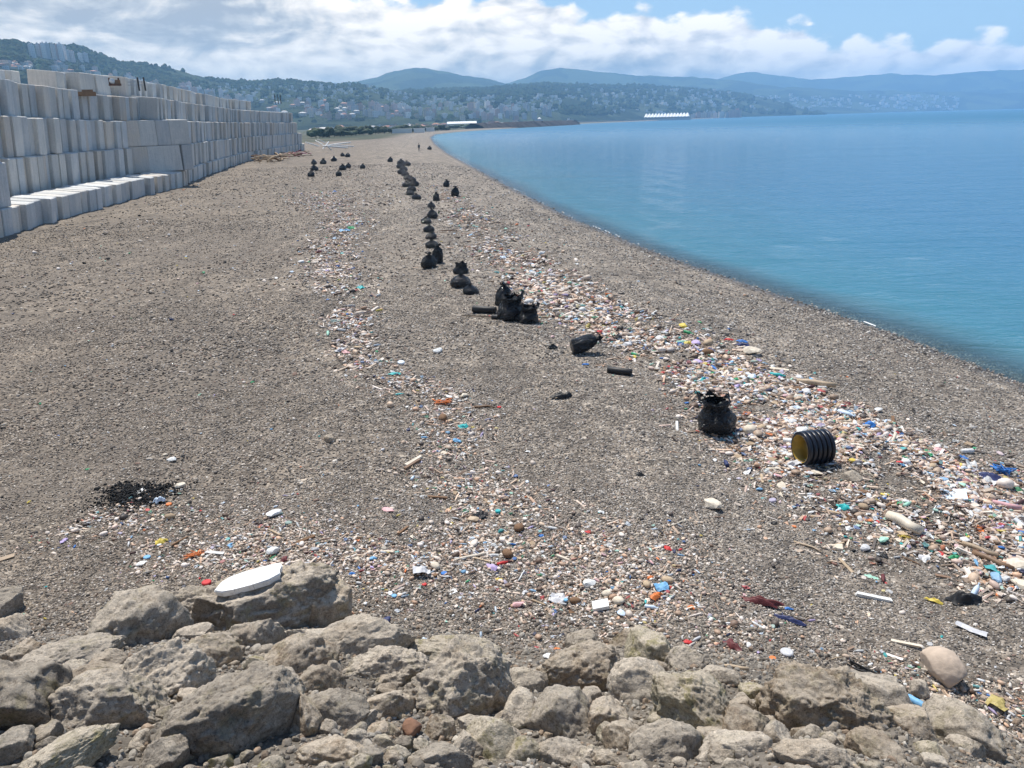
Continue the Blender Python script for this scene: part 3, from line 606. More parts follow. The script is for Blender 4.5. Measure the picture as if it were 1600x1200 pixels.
# breakwater of dark rock
bw = empty('breakwater', (0, 0, 0)); tag(bw, 'low dark rock breakwater reaching into the bay from the left', 'breakwater')
V, Fc = [], []
p0, p1 = Vector((-40, 800, 0)), Vector((62, 1145, 0)); nrm = Vector((p1.y-p0.y, -(p1.x-p0.x), 0)).normalized()
path = [Vector((-30, 770, 0)), Vector((5, 850, 0)), Vector((45, 960, 0)), Vector((76, 1060, 0)), Vector((92, 1130, 0)), Vector((96, 1150, 0))]
cs = [(-13, -1.5), (-8, 2.2), (-3, 4.4), (3, 4.6), (8, 2.2), (14, -1.5)]
NN = 90
for i in range(NN):
    f = i/(NN-1)*(len(path)-1); k = min(int(f), len(path)-2); p = path[k].lerp(path[k+1], f-k); d = (path[k+1]-path[k]).normalized(); n_ = Vector((d.y, -d.x, 0)); e_ = min(1, (NN-1-i)/4+.15)
    for j, (u, z) in enumerate(cs):
        q = p+n_*u*e_; V.append((q.x+rng.uniform(-1, 1), q.y+rng.uniform(-1, 1), z*e_*1.25+rng.uniform(-.8, .8)))
for i in range(NN-1):
    for j in range(len(cs)-1): a = i*len(cs)+j; Fc.append((a, a+1, a+len(cs)+1, a+len(cs)))
obj('rock_mound', mesh_from('rock_mound', V, Fc, plain('breakwater_rock', (.04, .032, .03), .95, .6, .25, .8, .5)), parent=bw)
M_WHITE = plain('white_paint', (.78, .78, .76), .6, .08, 3); M_GREYP = plain('pale_metal', (.45, .47, .5), .5, .15, 2)
v, f = merge([box(9, 4, 3.0, 3.0), box(3, 3, 2, 6.01, -2)]); o = obj('hut', mesh_from('hut', v, f, M_WHITE), (90, 1125, .6)); tag(o, 'small white hut on the tip of the breakwater', 'hut')
# chimney tower, long white shed, stadium
def flatpt(px, py, r): a, e = azel(px, py); return Vector((r*math.sin(a), r*math.cos(a), 1))
p = flatpt(843, 190, 1500); v, f = lathe([(3.4, 0), (3.3, 3), (3.2, 8), (3.8, 8.2), (3.8, 9), (2.2, 10), (.2, 11)], 12); o = obj('silo', mesh_from('silo', v, f, M_WHITE), p); tag(o, 'slim white silo standing behind the breakwater', 'silo')
p = flatpt(722, 193, 1000); v, f = merge([box(34, 14, 4.5), ([(-18, -8, 4.6), (18, -8, 4.6), (18, 8, 4.6), (-18, 8, 4.6), (-18, 0, 7), (18, 0, 7)], [(0, 1, 5, 4), (3, 4, 5, 2), (0, 4, 3), (1, 2, 5)])])
o = obj('shed', mesh_from('shed', v, f, M_WHITE), p); tag(o, 'long low white roofed shed at the start of the spit', 'shed')
for k, (x, y, r, wd) in enumerate([(628, 200, 560, 13), (655, 201, 560, 7), (672, 199, 620, 6)]):
    p = flatpt(x, y, r); v, f = merge([box(wd, 5, 2.6), box(wd+.6, 5.6, .3, 2.61)]); o = obj('cabin', mesh_from('cabin', v, f, M_WHITE), p); tag(o, ['widest of the white cabins beside the thicket', 'middle white cabin at the back edge of the beach', 'white cabin nearest the shoreline behind the beach'][k], 'cabin')
# stadium with a white scalloped roof
r = 1980; a0 = azel(1007, 184)[0]; a1 = azel(1077, 181)[0]
st = empty('stadium', (r*math.sin((a0+a1)/2), r*math.cos((a0+a1)/2), 1), -(a0+a1)/2); tag(st, 'long stadium with white wave shaped roof on the far shore', 'stadium')
Ls = (a1-a0)*r; v, f = box(Ls, 50, 5); obj('stand', mesh_from('stand', v, f, M_GREYP), parent=st)
bay = Ls/14
bv, bf = [], []
for i in range(9):
    t_ = i/8; zz_ = 9.05+11*math.sin(t_*math.pi)**.8
    bv.append(((t_-.5)*bay*1.02, -30, 4.5+.12*zz_)); bv.append(((t_-.5)*bay*1.02, 30, 6.5+.42*zz_))
for i in range(8): bf.append((2*i, 2*i+2, 2*i+3, 2*i+1))
bf.append(tuple(range(0, 18, 2))[::-1]); bf.append(tuple(range(1, 18, 2)))
bme = mesh_from('roof_shell', bv, bf, M_WHITE)
for i in range(14): obj('roof_shell', bme, ((i-6.5)*bay, 0, 0), parent=st)
for i, (x, wd, h) in enumerate([(1083, 6, 7), (1091, 6, 9), (1099, 7, 9), (1108, 6, 10), (1117, 6, 8), (1127, 7, 10), (1137, 6, 9), (1149, 15, 12)]):
    building('block', None, x, 182-(x-1083)*.02-h, 182-(x-1083)*.02, wd, 'pale long waterfront block, rightmost of the row beside the stadium' if i == 7 else 'pale waterfront block in the row right of the stadium', None if i == 7 else 'waterfront blocks right of the stadium', [3, 2, 0][i % 3], .8, r_flat=2500)
# road causeway at the water by the stadium
v, f = box(260, 10, 3.2); p = flatpt(985, 187.5, 1800); o = obj('quay', mesh_from('quay', v, f, M_GREYP), (p.x, p.y, -.5), (0, 0, -.2)); tag(o, 'low pale quay on the far shore left of the stadium', 'quay')

# ------------------------------------------------------------------ wall of concrete blocks
def concrete(name, base, warm):
    m, g, b, o = new_mat(name); tco = g.n('ShaderNodeTexCoord').outputs['Object']; pos = g.n('ShaderNodeNewGeometry').outputs['Position']
    rnd = g.n('ShaderNodeObjectInfo').outputs['Random']; v = g.vm('ADD', tco, g.vm('MULTIPLY', (31, 17, 5), rnd))
    n = g.noise(v, .9, 6, .6); st = g.noise(g.map(v, (3.2, 3.2, .22)), 1.6, 5, .65); sp = g.noise(v, 12, 4, .7)
    col = g.mix(g.ss(n, .38, .66), base, warm); col = g.mix(1, col, g.ramp(st, [(.3, (.84, .84, .83)), (.5, (1, 1, 1)), (.7, (1.08, 1.07, 1.06))]), 'MULTIPLY')
    col = g.mix(1, col, g.ramp(sp, [(.3, (.86, .86, .86)), (.7, (1.1, 1.1, 1.1))]), 'MULTIPLY')
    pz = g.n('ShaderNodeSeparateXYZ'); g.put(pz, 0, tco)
    damp = g.m('MULTIPLY', g.ss(g.m('ADD', pz.outputs[2], g.m('MULTIPLY', n, .9)), .75, .35), .3); col = g.mix(damp, col, (.30, .30, .28))  # concrete colour turns darker towards the bottom, edge broken by noise
    hs = g.n('ShaderNodeHueSaturation'); g.put(hs, 'Value', g.lin(rnd, 0, 1, .86, 1.12)); g.put(hs, 'Color', col); g.put(b, 'Base Color', hs.outputs[0])
    b.inputs['Roughness'].default_value = .85; bump(g, b, g.m('ADD', sp, g.m('MULTIPLY', n, 2)), .35, .02); return m
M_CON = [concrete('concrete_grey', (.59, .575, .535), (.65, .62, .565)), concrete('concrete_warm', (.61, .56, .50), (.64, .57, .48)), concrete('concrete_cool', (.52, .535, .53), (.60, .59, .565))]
M_MARK = plain('stencil_paint', (.05, .05, .05), .8)
WALL = [(-30.6, 36), (-31, 50.4), (-32.6, 57), (-34.6, 73), (-35.3, 86.5), (-38, 96), (-43.5, 123), (-49.2, 152), (-51.4, 178), (-53.5, 212), (-55, 224)]
WL = [Vector((*q, 0)) for q in WALL]; cum = [0]
for a, b in zip(WL, WL[1:]): cum.append(cum[-1]+(b-a).length)
def wall_at(s):
    s = max(0, min(cum[-1]-1e-3, s)); k = max(i for i in range(len(WL)-1) if cum[i] <= s); d = (WL[k+1]-WL[k]).normalized(); return WL[k]+d*(s-cum[k]), d
def s_of_y(y): return float(np.interp(y, [q[1] for q in WALL], cum))
def block_mesh(name, wd, dp, h, mat, seed):
    """precast block: chamfered box, front and back faces slightly proud edge ribs, battered face"""
    bm = bmesh.new(); v, f = box(wd, dp, h, 0, 0, 0); vs = [bm.verts.new(q) for q in v]
    for q in f: bm.faces.new([vs[i] for i in q])
    bmesh.ops.recalc_face_normals(bm, faces=bm.faces)
    bmesh.ops.bevel(bm, geom=list(bm.edges), offset=.045, segments=1, affect='EDGES', profile=.5)
    rr_ = random.Random(seed)
    for vv in bm.verts:
        vv.co += Vector((rr_.uniform(-.012, .012), rr_.uniform(-.012, .012), rr_.uniform(-.008, .008)))
        vv.co.x *= 1-.03*(vv.co.z/h); 
    me = bpy.data.meshes.new(name); bm.to_mesh(me); bm.free(); me.materials.append(mat); return me
BLK = {}
def get_block(wd, h, mi, k):
    key = (round(wd*5)/5, round(h, 2), mi, k)
    if key not in BLK: BLK[key] = block_mesh('concrete_block', key[0], 2.5, key[1], M_CON[mi], hash(key) % 1000)
    return BLK[key]
QUEUE = []
def put_block(s, wd, z0, h, setb, turn, lean, t, iswide, j):
    p, d = wall_at(s+wd/2); n_ = Vector((-d.y, d.x, 0)); ang = math.atan2(d.y, d.x); c = p+n_*(setb+1.25); mi = random.choice([0, 0, 1, 2, 2])
    QUEUE.append(((c-Vector((0, 0, 0))).length, wd, h, mi, random.randint(0, 2), Vector((c.x, c.y, z0)), Euler((lean, 0, ang+turn), 'XYZ'), t, iswide, j, p.y))
def sect(y):
    for lim, nm in ((50, 'left of the low front row'), (60, 'above the near end of the low front row'), (73, 'above the middle of the low front row'), (87, 'above the far end of the low front row'), (110, 'just past the low front row'), (150, 'half way along the wall'), (1e9, 'towards the far tip of the wall')):
        if y < lim: return nm
TN = ['lowest', 'second', 'third', 'fourth', 'topmost']
ORD = ['first', 'second', 'third', 'fourth', 'fifth', 'sixth', 'seventh', 'eighth', 'ninth', 'tenth', 'eleventh', 'twelfth', 'thirteenth', 'fourteenth', 'fifteenth', 'sixteenth', 'seventeenth', 'eighteenth', 'nineteenth', 'twentieth']
def tier(t, y0, y1, z0, h, setb, w_rng, jit, wide=(), turn=.03, skip=(0, 0)):
    s = s_of_y(y0); s1 = s_of_y(y1)
    while s < s1:
        p, d = wall_at(s); y = p.y; wd = random.uniform(*w_rng)
        if skip[0] < y < skip[1]: s += .6; continue
        if y > 95: wd *= 1.35
        iswide = any(a < y < b for a, b in wide); j = random.uniform(0, jit)
        if random.random() < .3: j += random.uniform(.15, .5)
        tr = random.gauss(0, turn)
        if iswide: wd = random.uniform(2.7, 3.4); j = -.5; tr = random.uniform(-.02, .02)
        sb = setb(y) if callable(setb) else setb; zz_ = z0(y) if callable(z0) else z0; hh = round(h(y)*10)/10-.02 if callable(h) else h
        put_block(s, wd, zz_+random.uniform(-.02, .02), hh, sb+j, tr, .10 if not iswide else .04, t, iswide, j)
        s += wd+random.choice([.03, .05, .10, .26])
S_ = lambda ys_, v_: (lambda y: float(np.interp(y, ys_, v_)))
sb1 = S_([30, 49.8, 50, 78, 86, 87, 96, 250], [.2, .2, 2.9, 2.9, 2.6, .35, .1, .1])
tier(0, 37, 215, .25, 2.5, S_([30, 50, 85, 86, 250], [0, 0, 0, 0, 0]), (.9, 1.5), .4)
tier(1, 36, 212, 2.78, 2.68, sb1, (.9, 1.3), .55, skip=(81, 90.5))
tier(2, 36, 210, 5.48, S_([30, 58, 70, 80], [2.95, 2.9, 2.75, 2.6]), lambda y: sb1(y)+.1, (.9, 1.3), .55, skip=(81, 90.5))
tier(3, 36, 205, S_([30, 58, 70, 80], [8.45, 8.4, 8.25, 8.12]), S_([30, 58, 70, 80], [2.65, 2.6, 2.5, 2.3]), lambda y: sb1(y)+.6, (.9, 1.4), .55)
tier(4, 56, 68, 10.95, 1.0, lambda y: 5.5, (1.2, 2.0), .3)
tier(4, 76, 97, 10.45, 2.0, lambda y: sb1(y)+3.2, (1.1, 1.8), .3, wide=((78, 84),))
tier(4, 97, 172, 10.45, 1.9, lambda y: sb1(y)+2.4, (1.1, 1.8), .4)
for t, z0, h, ws in ((1, 2.78, 2.68, (2.7, 4.0, 1.3)), (2, 5.48, 2.58, (2.2, 1.9, 1.5, 2.4))):
    a_ = Vector((-39.3, 82.6, 0)); d_ = (Vector((-34.9, 89.4, 0))-a_).normalized(); n_ = Vector((-d_.y, d_.x, 0)); u = 0
    for k, wd in enumerate(ws):
        c = a_+d_*(u+wd/2)+n_*(1.25+(.0, .12, .05, .1)[k]); QUEUE.append((c.length, wd, h, (1, 0, 2, 0)[k], k % 3, Vector((c.x, c.y, z0)), Euler((.03, 0, math.atan2(d_.y, d_.x)+random.uniform(-.02, .02)), 'XYZ'), t, True, 0, c.y)); u += wd+.07
QUEUE.sort(key=lambda q: q[0]); low = sorted([q for q in QUEUE[:300] if q[7] == 0 and 50 <= q[10] < 87], key=lambda q: q[10]); wd_ = {}
for q in QUEUE[:300]:
    dist, wd, h, mi, k, c, rot, t, iswide, j, y = q; tone = ['plain grey', 'warm grey', 'bluish grey'][mi]
    if iswide: wd_[t] = wd_.get(t, 0)+1; lb = '%s wide flat faced block in the %s tier, counted from the near end' % (ORD[min(19, wd_[t]-1)], TN[t]); gp = None
    elif t == 0 and 50 <= y < 87:
        i = [id(v) for v in low].index(id(q)); n_low = len(low)
        lb = '%s block from the %s end of the low front row, sunlit top' % ((ORD[i], 'near') if i < 20 else (ORD[min(19, n_low-1-i)], 'far')); gp = 'blocks with sunlit tops in the low front row'
    else:
        lb = '%s %s%s tier slab, %s' % (tone, 'recessed ' if j > .6 else 'jutting ' if j < .12 else '', TN[t], sect(y)); gp = lb.replace('slab', 'slabs')
    tag(obj('concrete_block', get_block(wd, h, mi, k), c, rot), lb, 'concrete block', gp)
parts = []; mats_ = []
for q in QUEUE[300:]:
    dist, wd, h, mi, k, c, rot, t, iswide, j, y = q; me_ = get_block(wd, h, mi, k); M = Matrix.Translation(c) @ rot.to_matrix().to_4x4()
    parts.append(([M @ v.co for v in me_.vertices], [tuple(p.vertices) for p in me_.polygons])); mats_ += [mi]*len(me_.polygons)
if parts:
    V, Fc = merge(parts); me_ = mesh_from('concrete_blocks', V, Fc, M_CON); me_.polygons.foreach_set('material_index', mats_); tag(obj('concrete_blocks', me_), 'concrete slabs stacked along the far half of the wall', 'concrete blocks', kind='stuff')
print('blocks', len(QUEUE), 'object reach y', QUEUE[min(299, len(QUEUE)-1)][0])
# fill behind the stacks so that no light comes through: earth core is more blocks of the next rows
cv_, cf_ = [], []
for k, s in enumerate(np.linspace(1.5, cum[-1]-6, 40)):
    p, d = wall_at(s); n_ = Vector((-d.y, d.x, 0)); sb = sb1(p.y)
    for u, z in ((sb+3.0, -.5), (sb+3.0, 9.3), (26, 9.3), (26, -.5)): q = p+n_*(u+.6); cv_.append((q.x, q.y, z))
for k in range(39):
    for j in range(3): a = k*4+j; cf_.append((a, a+1, a+5, a+4))
cf_ += [(0, 1, 2, 3), (159, 158, 157, 156)]
tag(obj('block_yard', mesh_from('block_yard', cv_, cf_, M_CON[1])), 'solid mass of stacked concrete behind the front blocks', kind='structure')
# stencil marks on one wide block
# machines on top of the stack
M_RUST = plain('rusty_steel', (.12, .06, .035), .8, .5, 4, .6, .02); M_ORNG = plain('orange_paint', (.25, .14, .07), .6, .25, 3); M_DARK = plain('dark_steel', (.04, .035, .032), .6, .3, 4)
def at_el(px, py, r): a, e = azel(px, py); return Vector((r*math.sin(a), r*math.cos(a), EYE+e*r))
p = at_el(180, 134, 90); ex = empty('winch', p, .6); ex.scale = (.7, .7, .7); tag(ex, 'small rusty winch machine with white drum on top of the block stack', 'machine')
v, f = merge([box(1.5, .9, .25), box(.2, .2, .8, .25, -.6, .3), box(.2, .2, .8, .25, .6, .3)]); obj('frame', mesh_from('frame', v, f, M_RUST), parent=ex)
v, f = lathe([(.01, -.35), (.36, -.35), (.36, -.28), (.24, -.26), (.24, .26), (.36, .28), (.36, .35), (.01, .35)], 14); obj('drum', mesh_from('drum', v, f, M_WHITE, True), (-.35, 0, .62), (math.pi/2, 0, 0), parent=ex)
v, f = box(.7, .6, .5, .26, .35); obj('motor', mesh_from('motor', v, f, M_ORNG), parent=ex)
p = at_el(222, 142, 96); ex = empty('rebar_frame', p, .3); tag(ex, 'dark steel frame with two upright posts on the block stack', 'frame')
for dx in (-.25, .35): v, f = box(.16, .16, 1.35, 0, dx); obj('post', mesh_from('post', v, f, M_DARK), parent=ex)
for z_, l_ in ((.55, 2.6), (.85, 2.2)): v, f = box(l_, .08, .08, z_, -.9); obj('rail', mesh_from('rail', v, f, M_GREYP), parent=ex)
p = at_el(134, 150, 84); v, f = merge([box(1.7, 1.0, .35), box(.9, .8, .18, .351, .2)]); o = obj('timber_pile', mesh_from('timber_pile', v, f, M_ORNG), p, (0, 0, .5)); tag(o, 'flat orange brown timber stack in the gap of the top tier', 'timber stack')
p = at_el(434, 159, 172); ex = empty('rebar_frame', p, .2); tag(ex, 'thin dark steel uprights on the far top of the wall', 'frame')
for dx in (-.5, .1, .6): v, f = box(.15, .15, 1.8, -.4, dx); obj('post', mesh_from('post', v, f, M_DARK), parent=ex)

# ------------------------------------------------------------------ rubbish bags
mB, g, b, o_ = new_mat('black_plastic'); tco = g.n('ShaderNodeTexCoord').outputs['Object']
b.inputs['Base Color'].default_value = (.010, .011, .013, 1); b.inputs['Roughness'].default_value = .13; b.inputs['Specular IOR Level'].default_value = .5
wr = g.noise(g.map(tco, (1, 1, .5)), 9, 6, .65, 1.2); wr2 = g.voro(g.vm('ADD', tco, g.vm('MULTIPLY', g.noise(tco, 5, 4, .6, 0, 'Color'), (.3, .3, .3))), 6, 'DISTANCE_TO_EDGE')
bump(g, b, g.m('ADD', g.m('MULTIPLY', wr, .9), g.m('MULTIPLY', g.ss(wr2, 0, .16), .42)), 1.0, .06); M_BAG = mB
def bag_mesh(seed, kind):
    """unit-height bag: slumped full body; the gathered neck is a mesh of its own"""
    rg = np.random.default_rng(seed); nu, nv = 72, 44
    if kind == 'tied': prof = [(0, 0), (.30, .0), (.42, .05), (.47, .20), (.46, .38), (.38, .56), (.24, .70), (.12, .78), (.075, .82)]
    elif kind == 'open': prof = [(0, 0), (.38, 0), (.49, .06), (.52, .22), (.50, .38), (.45, .53), (.41, .64), (.40, .75), (.42, .84), (.40, .90)]
    elif kind == 'tall': prof = [(0, 0), (.26, .0), (.33, .05), (.35, .25), (.34, .50), (.29, .70), (.18, .82), (.09, .88), (.06, .90)]
    else: prof = [(0, 0), (.34, 0), (.48, .06), (.54, .20), (.50, .36), (.40, .48), (.25, .57), (.12, .62), (.07, .65)]
    pr = np.array(prof); L = np.concatenate([[0], np.cumsum(np.hypot(*np.diff(pr, axis=0).T))]); q = np.linspace(0, L[-1], nv); R = np.interp(q, L, pr[:, 0]); Zp = np.interp(q, L, pr[:, 1])
    th = np.arange(nu)*2*math.pi/nu; T, RR2 = np.meshgrid(th, R, indexing='ij'); ZZ = np.tile(Zp, (nu, 1)); C = np.stack([np.cos(T), np.sin(T), ZZ*2], -1)
    lump = 1+.24*fbm(C*1.3+seed, 3, seed); gath = np.clip((ZZ-.45)/.35, 0, 1)
    crease = -.19*np.abs(fbm(np.stack([np.cos(T)*2.6, np.sin(T)*2.6, ZZ*4.5], -1)+seed, 4, seed+3, .6))-.24*gath*np.abs(np.sin(T*6+3*fbm(C*2, 2, seed)))
    rad = RR2*(lump+crease); rad = np.where(ZZ < .02, RR2*lump*.97, rad); lean = .12*rg.normal(size=2)
    X_ = rad*np.cos(T)+lean[0]*ZZ**2; Y_ = rad*np.sin(T)*rg.uniform(.85, 1)+lean[1]*ZZ**2; Zf = ZZ+.03*fbm(C*3, 3, seed+6)*(ZZ > .03)
    body = fast_grid('body', np.stack([X_, Y_, Zf], -1).reshape(-1, 3), nu, nv, M_BAG, True)
    ztop = Zp[-1]; cx, cy = lean[0]*ztop**2, lean[1]*ztop**2
    # neck
    nk = []; nu2, nv2 = 28, 9; r0 = R[-1]
    for i in range(nu2):
        t_ = i*2*math.pi/nu2
        for j in range(nv2):
            v_ = j/(nv2-1)
            if kind == 'open': rad_ = r0*(1.0-.10*v_)*(1+.22*math.sin(t_*5+seed)*v_+.12*math.sin(t_*11)*v_); z_ = ztop-.04+v_*(.07+.16*max(0, math.sin(t_*2+seed))**2+.06*math.sin(t_*5)+.03*math.sin(t_*9))
            else: rad_ = (r0*.95+v_**1.3*.10)*(1+.42*math.sin(t_*4+seed)*v_+.2*math.sin(t_*9+seed*2)*v_); z_ = ztop-.02+v_*(.10+.05*math.sin(t_*3+seed*1.7))
            nk.append((cx+rad_*math.cos(t_)+.04*v_*math.sin(seed), cy+rad_*math.sin(t_), z_))
    neck = fast_grid('neck', np.array(nk), nu2, nv2, M_BAG, True)
    return body, neck
BAGM = {(k, i): bag_mesh(i*7+len(k), k) for k in ('tied', 'open', 'tall', 'slump') for i in range(3)}
def bag(px, pyb, hpx, label, kind='tied', group=None, wsc=1.0, lay=None, k=None, rz=None):
    p = P(px, pyb); h = hpx*pdist(p)/F*1.04; kk = random.randint(0, 2) if k is None else k; body, neck = BAGM[(kind, kk)]
    root = empty('rubbish_bag', p, random.uniform(0, 6.28) if rz is None else rz); root.scale = (h*wsc*1.06, h*wsc*1.06, h)
    if lay is not None: root.rotation_euler = (math.radians(84), 0, lay); root.location = p+Vector((0, 0, h*wsc*.30)); root.scale = (h, h*.9, h*1.15)
    tag(root, label, 'rubbish bag', group); obj('body', body, parent=root); obj('neck', neck, parent=root)
    root.location.z -= .015; return root
far_g = 'small rubbish bags dotted over the far left shingle'
for x, y, h in [(491, 257, 8), (505, 256.5, 9), (522, 252, 8), (535.5, 244.5, 6), (543.5, 245.5, 7), (491.5, 267, 10), (486, 276, 10), (535.5, 266, 10), (544, 262.5, 8), (529, 275, 9), (566.5, 263.5, 8)]:
    bag(x, y, h, 'small black rubbish bag standing apart on the far left shingle', 'tied', far_g, 1.1)
bag(609.5, 253, 8, 'lone black rubbish bag just left of the far end of the bag line', 'tied', None, 1.1)
L1 = [(627, 257, 11), (636, 259, 10), (626, 263, 11), (631, 267, 11), (628, 272, 12), (633, 275, 11), (637, 281, 12), (644, 284, 12), (635, 292, 12), (647.5, 291, 13), (643, 299, 13), (641, 305, 12), (651, 312, 13)]
for x, y, h in L1: bag(x, y, h, 'black rubbish bag in the crowded far end of the bag line', 'slump', 'bags crowded at the far end of the bag line', 1.0)
for x, y, h, kd, ws, lb in [
    (697.5, 292, 11, 'tall', 1.1, 'small black bag standing alone seaward of the far bag line'),
    (711.5, 307, 15, 'tall', 1.1, 'black bag right of the line nearest the sea, twin peaked top'),
    (682, 314, 13, 'tall', 1.1, 'black bag at the top of the middle line, pointed neck upright'),
    (674.5, 325, 13, 'slump', .9, 'low black bag second from the top of the middle line'),
    (675.5, 341, 16, 'tied', 1, 'round black bag third from the top of the middle line'),
    (666.5, 349, 14, 'slump', 1.1, 'wide slumped black bag bulging left from the middle line'),
    (670, 362, 15, 'slump', 1.05, 'black bag with grey sheen under the wide slumped one'),
    (673.5, 373, 15, 'slump', 1.15, 'glossy low black bag in the middle of the line beside two dark sticks'),
    (675.5, 387, 18, 'slump', 1.05, 'broad black bag just behind the standing pair of the middle line'),
    (683.5, 411, 28, 'tall', .85, 'tall narrow black bag behind the round bag ending the middle line'),
    (671, 418, 25, 'tied', .98, 'smooth round black bag at the near end of the middle line'),
    (720, 427, 16, 'open', 1.3, 'crumpled open black bag behind the group of two'),
    (720.5, 448, 29, 'slump', 1.02, 'big black bag with shiny crumpled shoulder left of a smaller one'),
    (736, 459, 22, 'slump', 1.12, 'low rounded black bag right of the big shiny one'),
    (786.5, 477, 34, 'tall', 1.0, 'upright black bag at the back of the cluster of three'),
    (796, 497, 37, 'open', 1.05, 'glossiest crumpled black bag in the middle of the cluster'),
    (824, 503, 27, 'open', 1.15, 'black bag at the right of the cluster, floppy open top'),
    (1121, 671, 52, 'open', 1.04, 'large open topped black bag standing at the edge of the debris band')]:
    bag(x, y, h, lb, kd, None, ws)
bag(893, 553, 40, 'big smooth black bag lying on its side on bare shingle', 'tall', None, 1.0, lay=math.radians(100), k=1)
bag(864, 545, 11, 'tiny black bag beside the big bag lying down', 'slump', None, 1.2)
bag(671, 234, 6, 'tiny black bag by the far waterline near the walking person', 'tied', None, 1.2)
# ------------------------------------------------------------------ boulders of the bank
RM = {'g': M_ROCK, 'b': M_ROCKB, 'p': M_ROCKP, 'd': M_ROCKD, 'y': M_ROCKY}
NROCK = [0]
def boulder(px, py, wpx, hpx, label, mat='g', rz=None, group=None,  cuts=None, rough=None, cutd=None, tilt=None, seed=None, name='boulder', fat=1.08, lift=.27):
    p = P(px, py); cv = Vector((0, 0, EYE))-p; d = cv.length-.2; sc_m = d/F*fat; W, H_ = wpx*sc_m, hpx*sc_m
    NROCK[0] += 1; seed = seed or 100+NROCK[0]; rs_ = random.Random(seed)
    lvl = 6 if wpx > 125 else 5 if wpx > 42 else 4 if wpx > 24 else 3
    V, Fc = rockshape(seed, lvl, cuts or rs_.choice([12, 18, 26]), rough or (rs_.uniform(.15, .21) if wpx > 105 else rs_.uniform(.09, .17)), cutd or ((.70, 1.0) if wpx > 105 else (.56, .94))); V = sizebox(V)*np.array([W, max(H_*1.05, .45*W), H_*1.30])
    a = rz if rz is not None else rs_.uniform(-.5, .5); tl = tilt if tilt is not None else rs_.uniform(-.25, .25)
    c = p+cv.normalized()*(H_*lift)
    ph = math.atan2(p.x, p.y)
    return tag(obj(name, mesh_from(name, V, Fc, RM.get(mat, M_ROCK) if isinstance(mat, str) else mat, True), c, (rs_.uniform(-.15, .15), tl, a-ph)), label, 'boulder' if name == 'boulder' else 'stone', group)
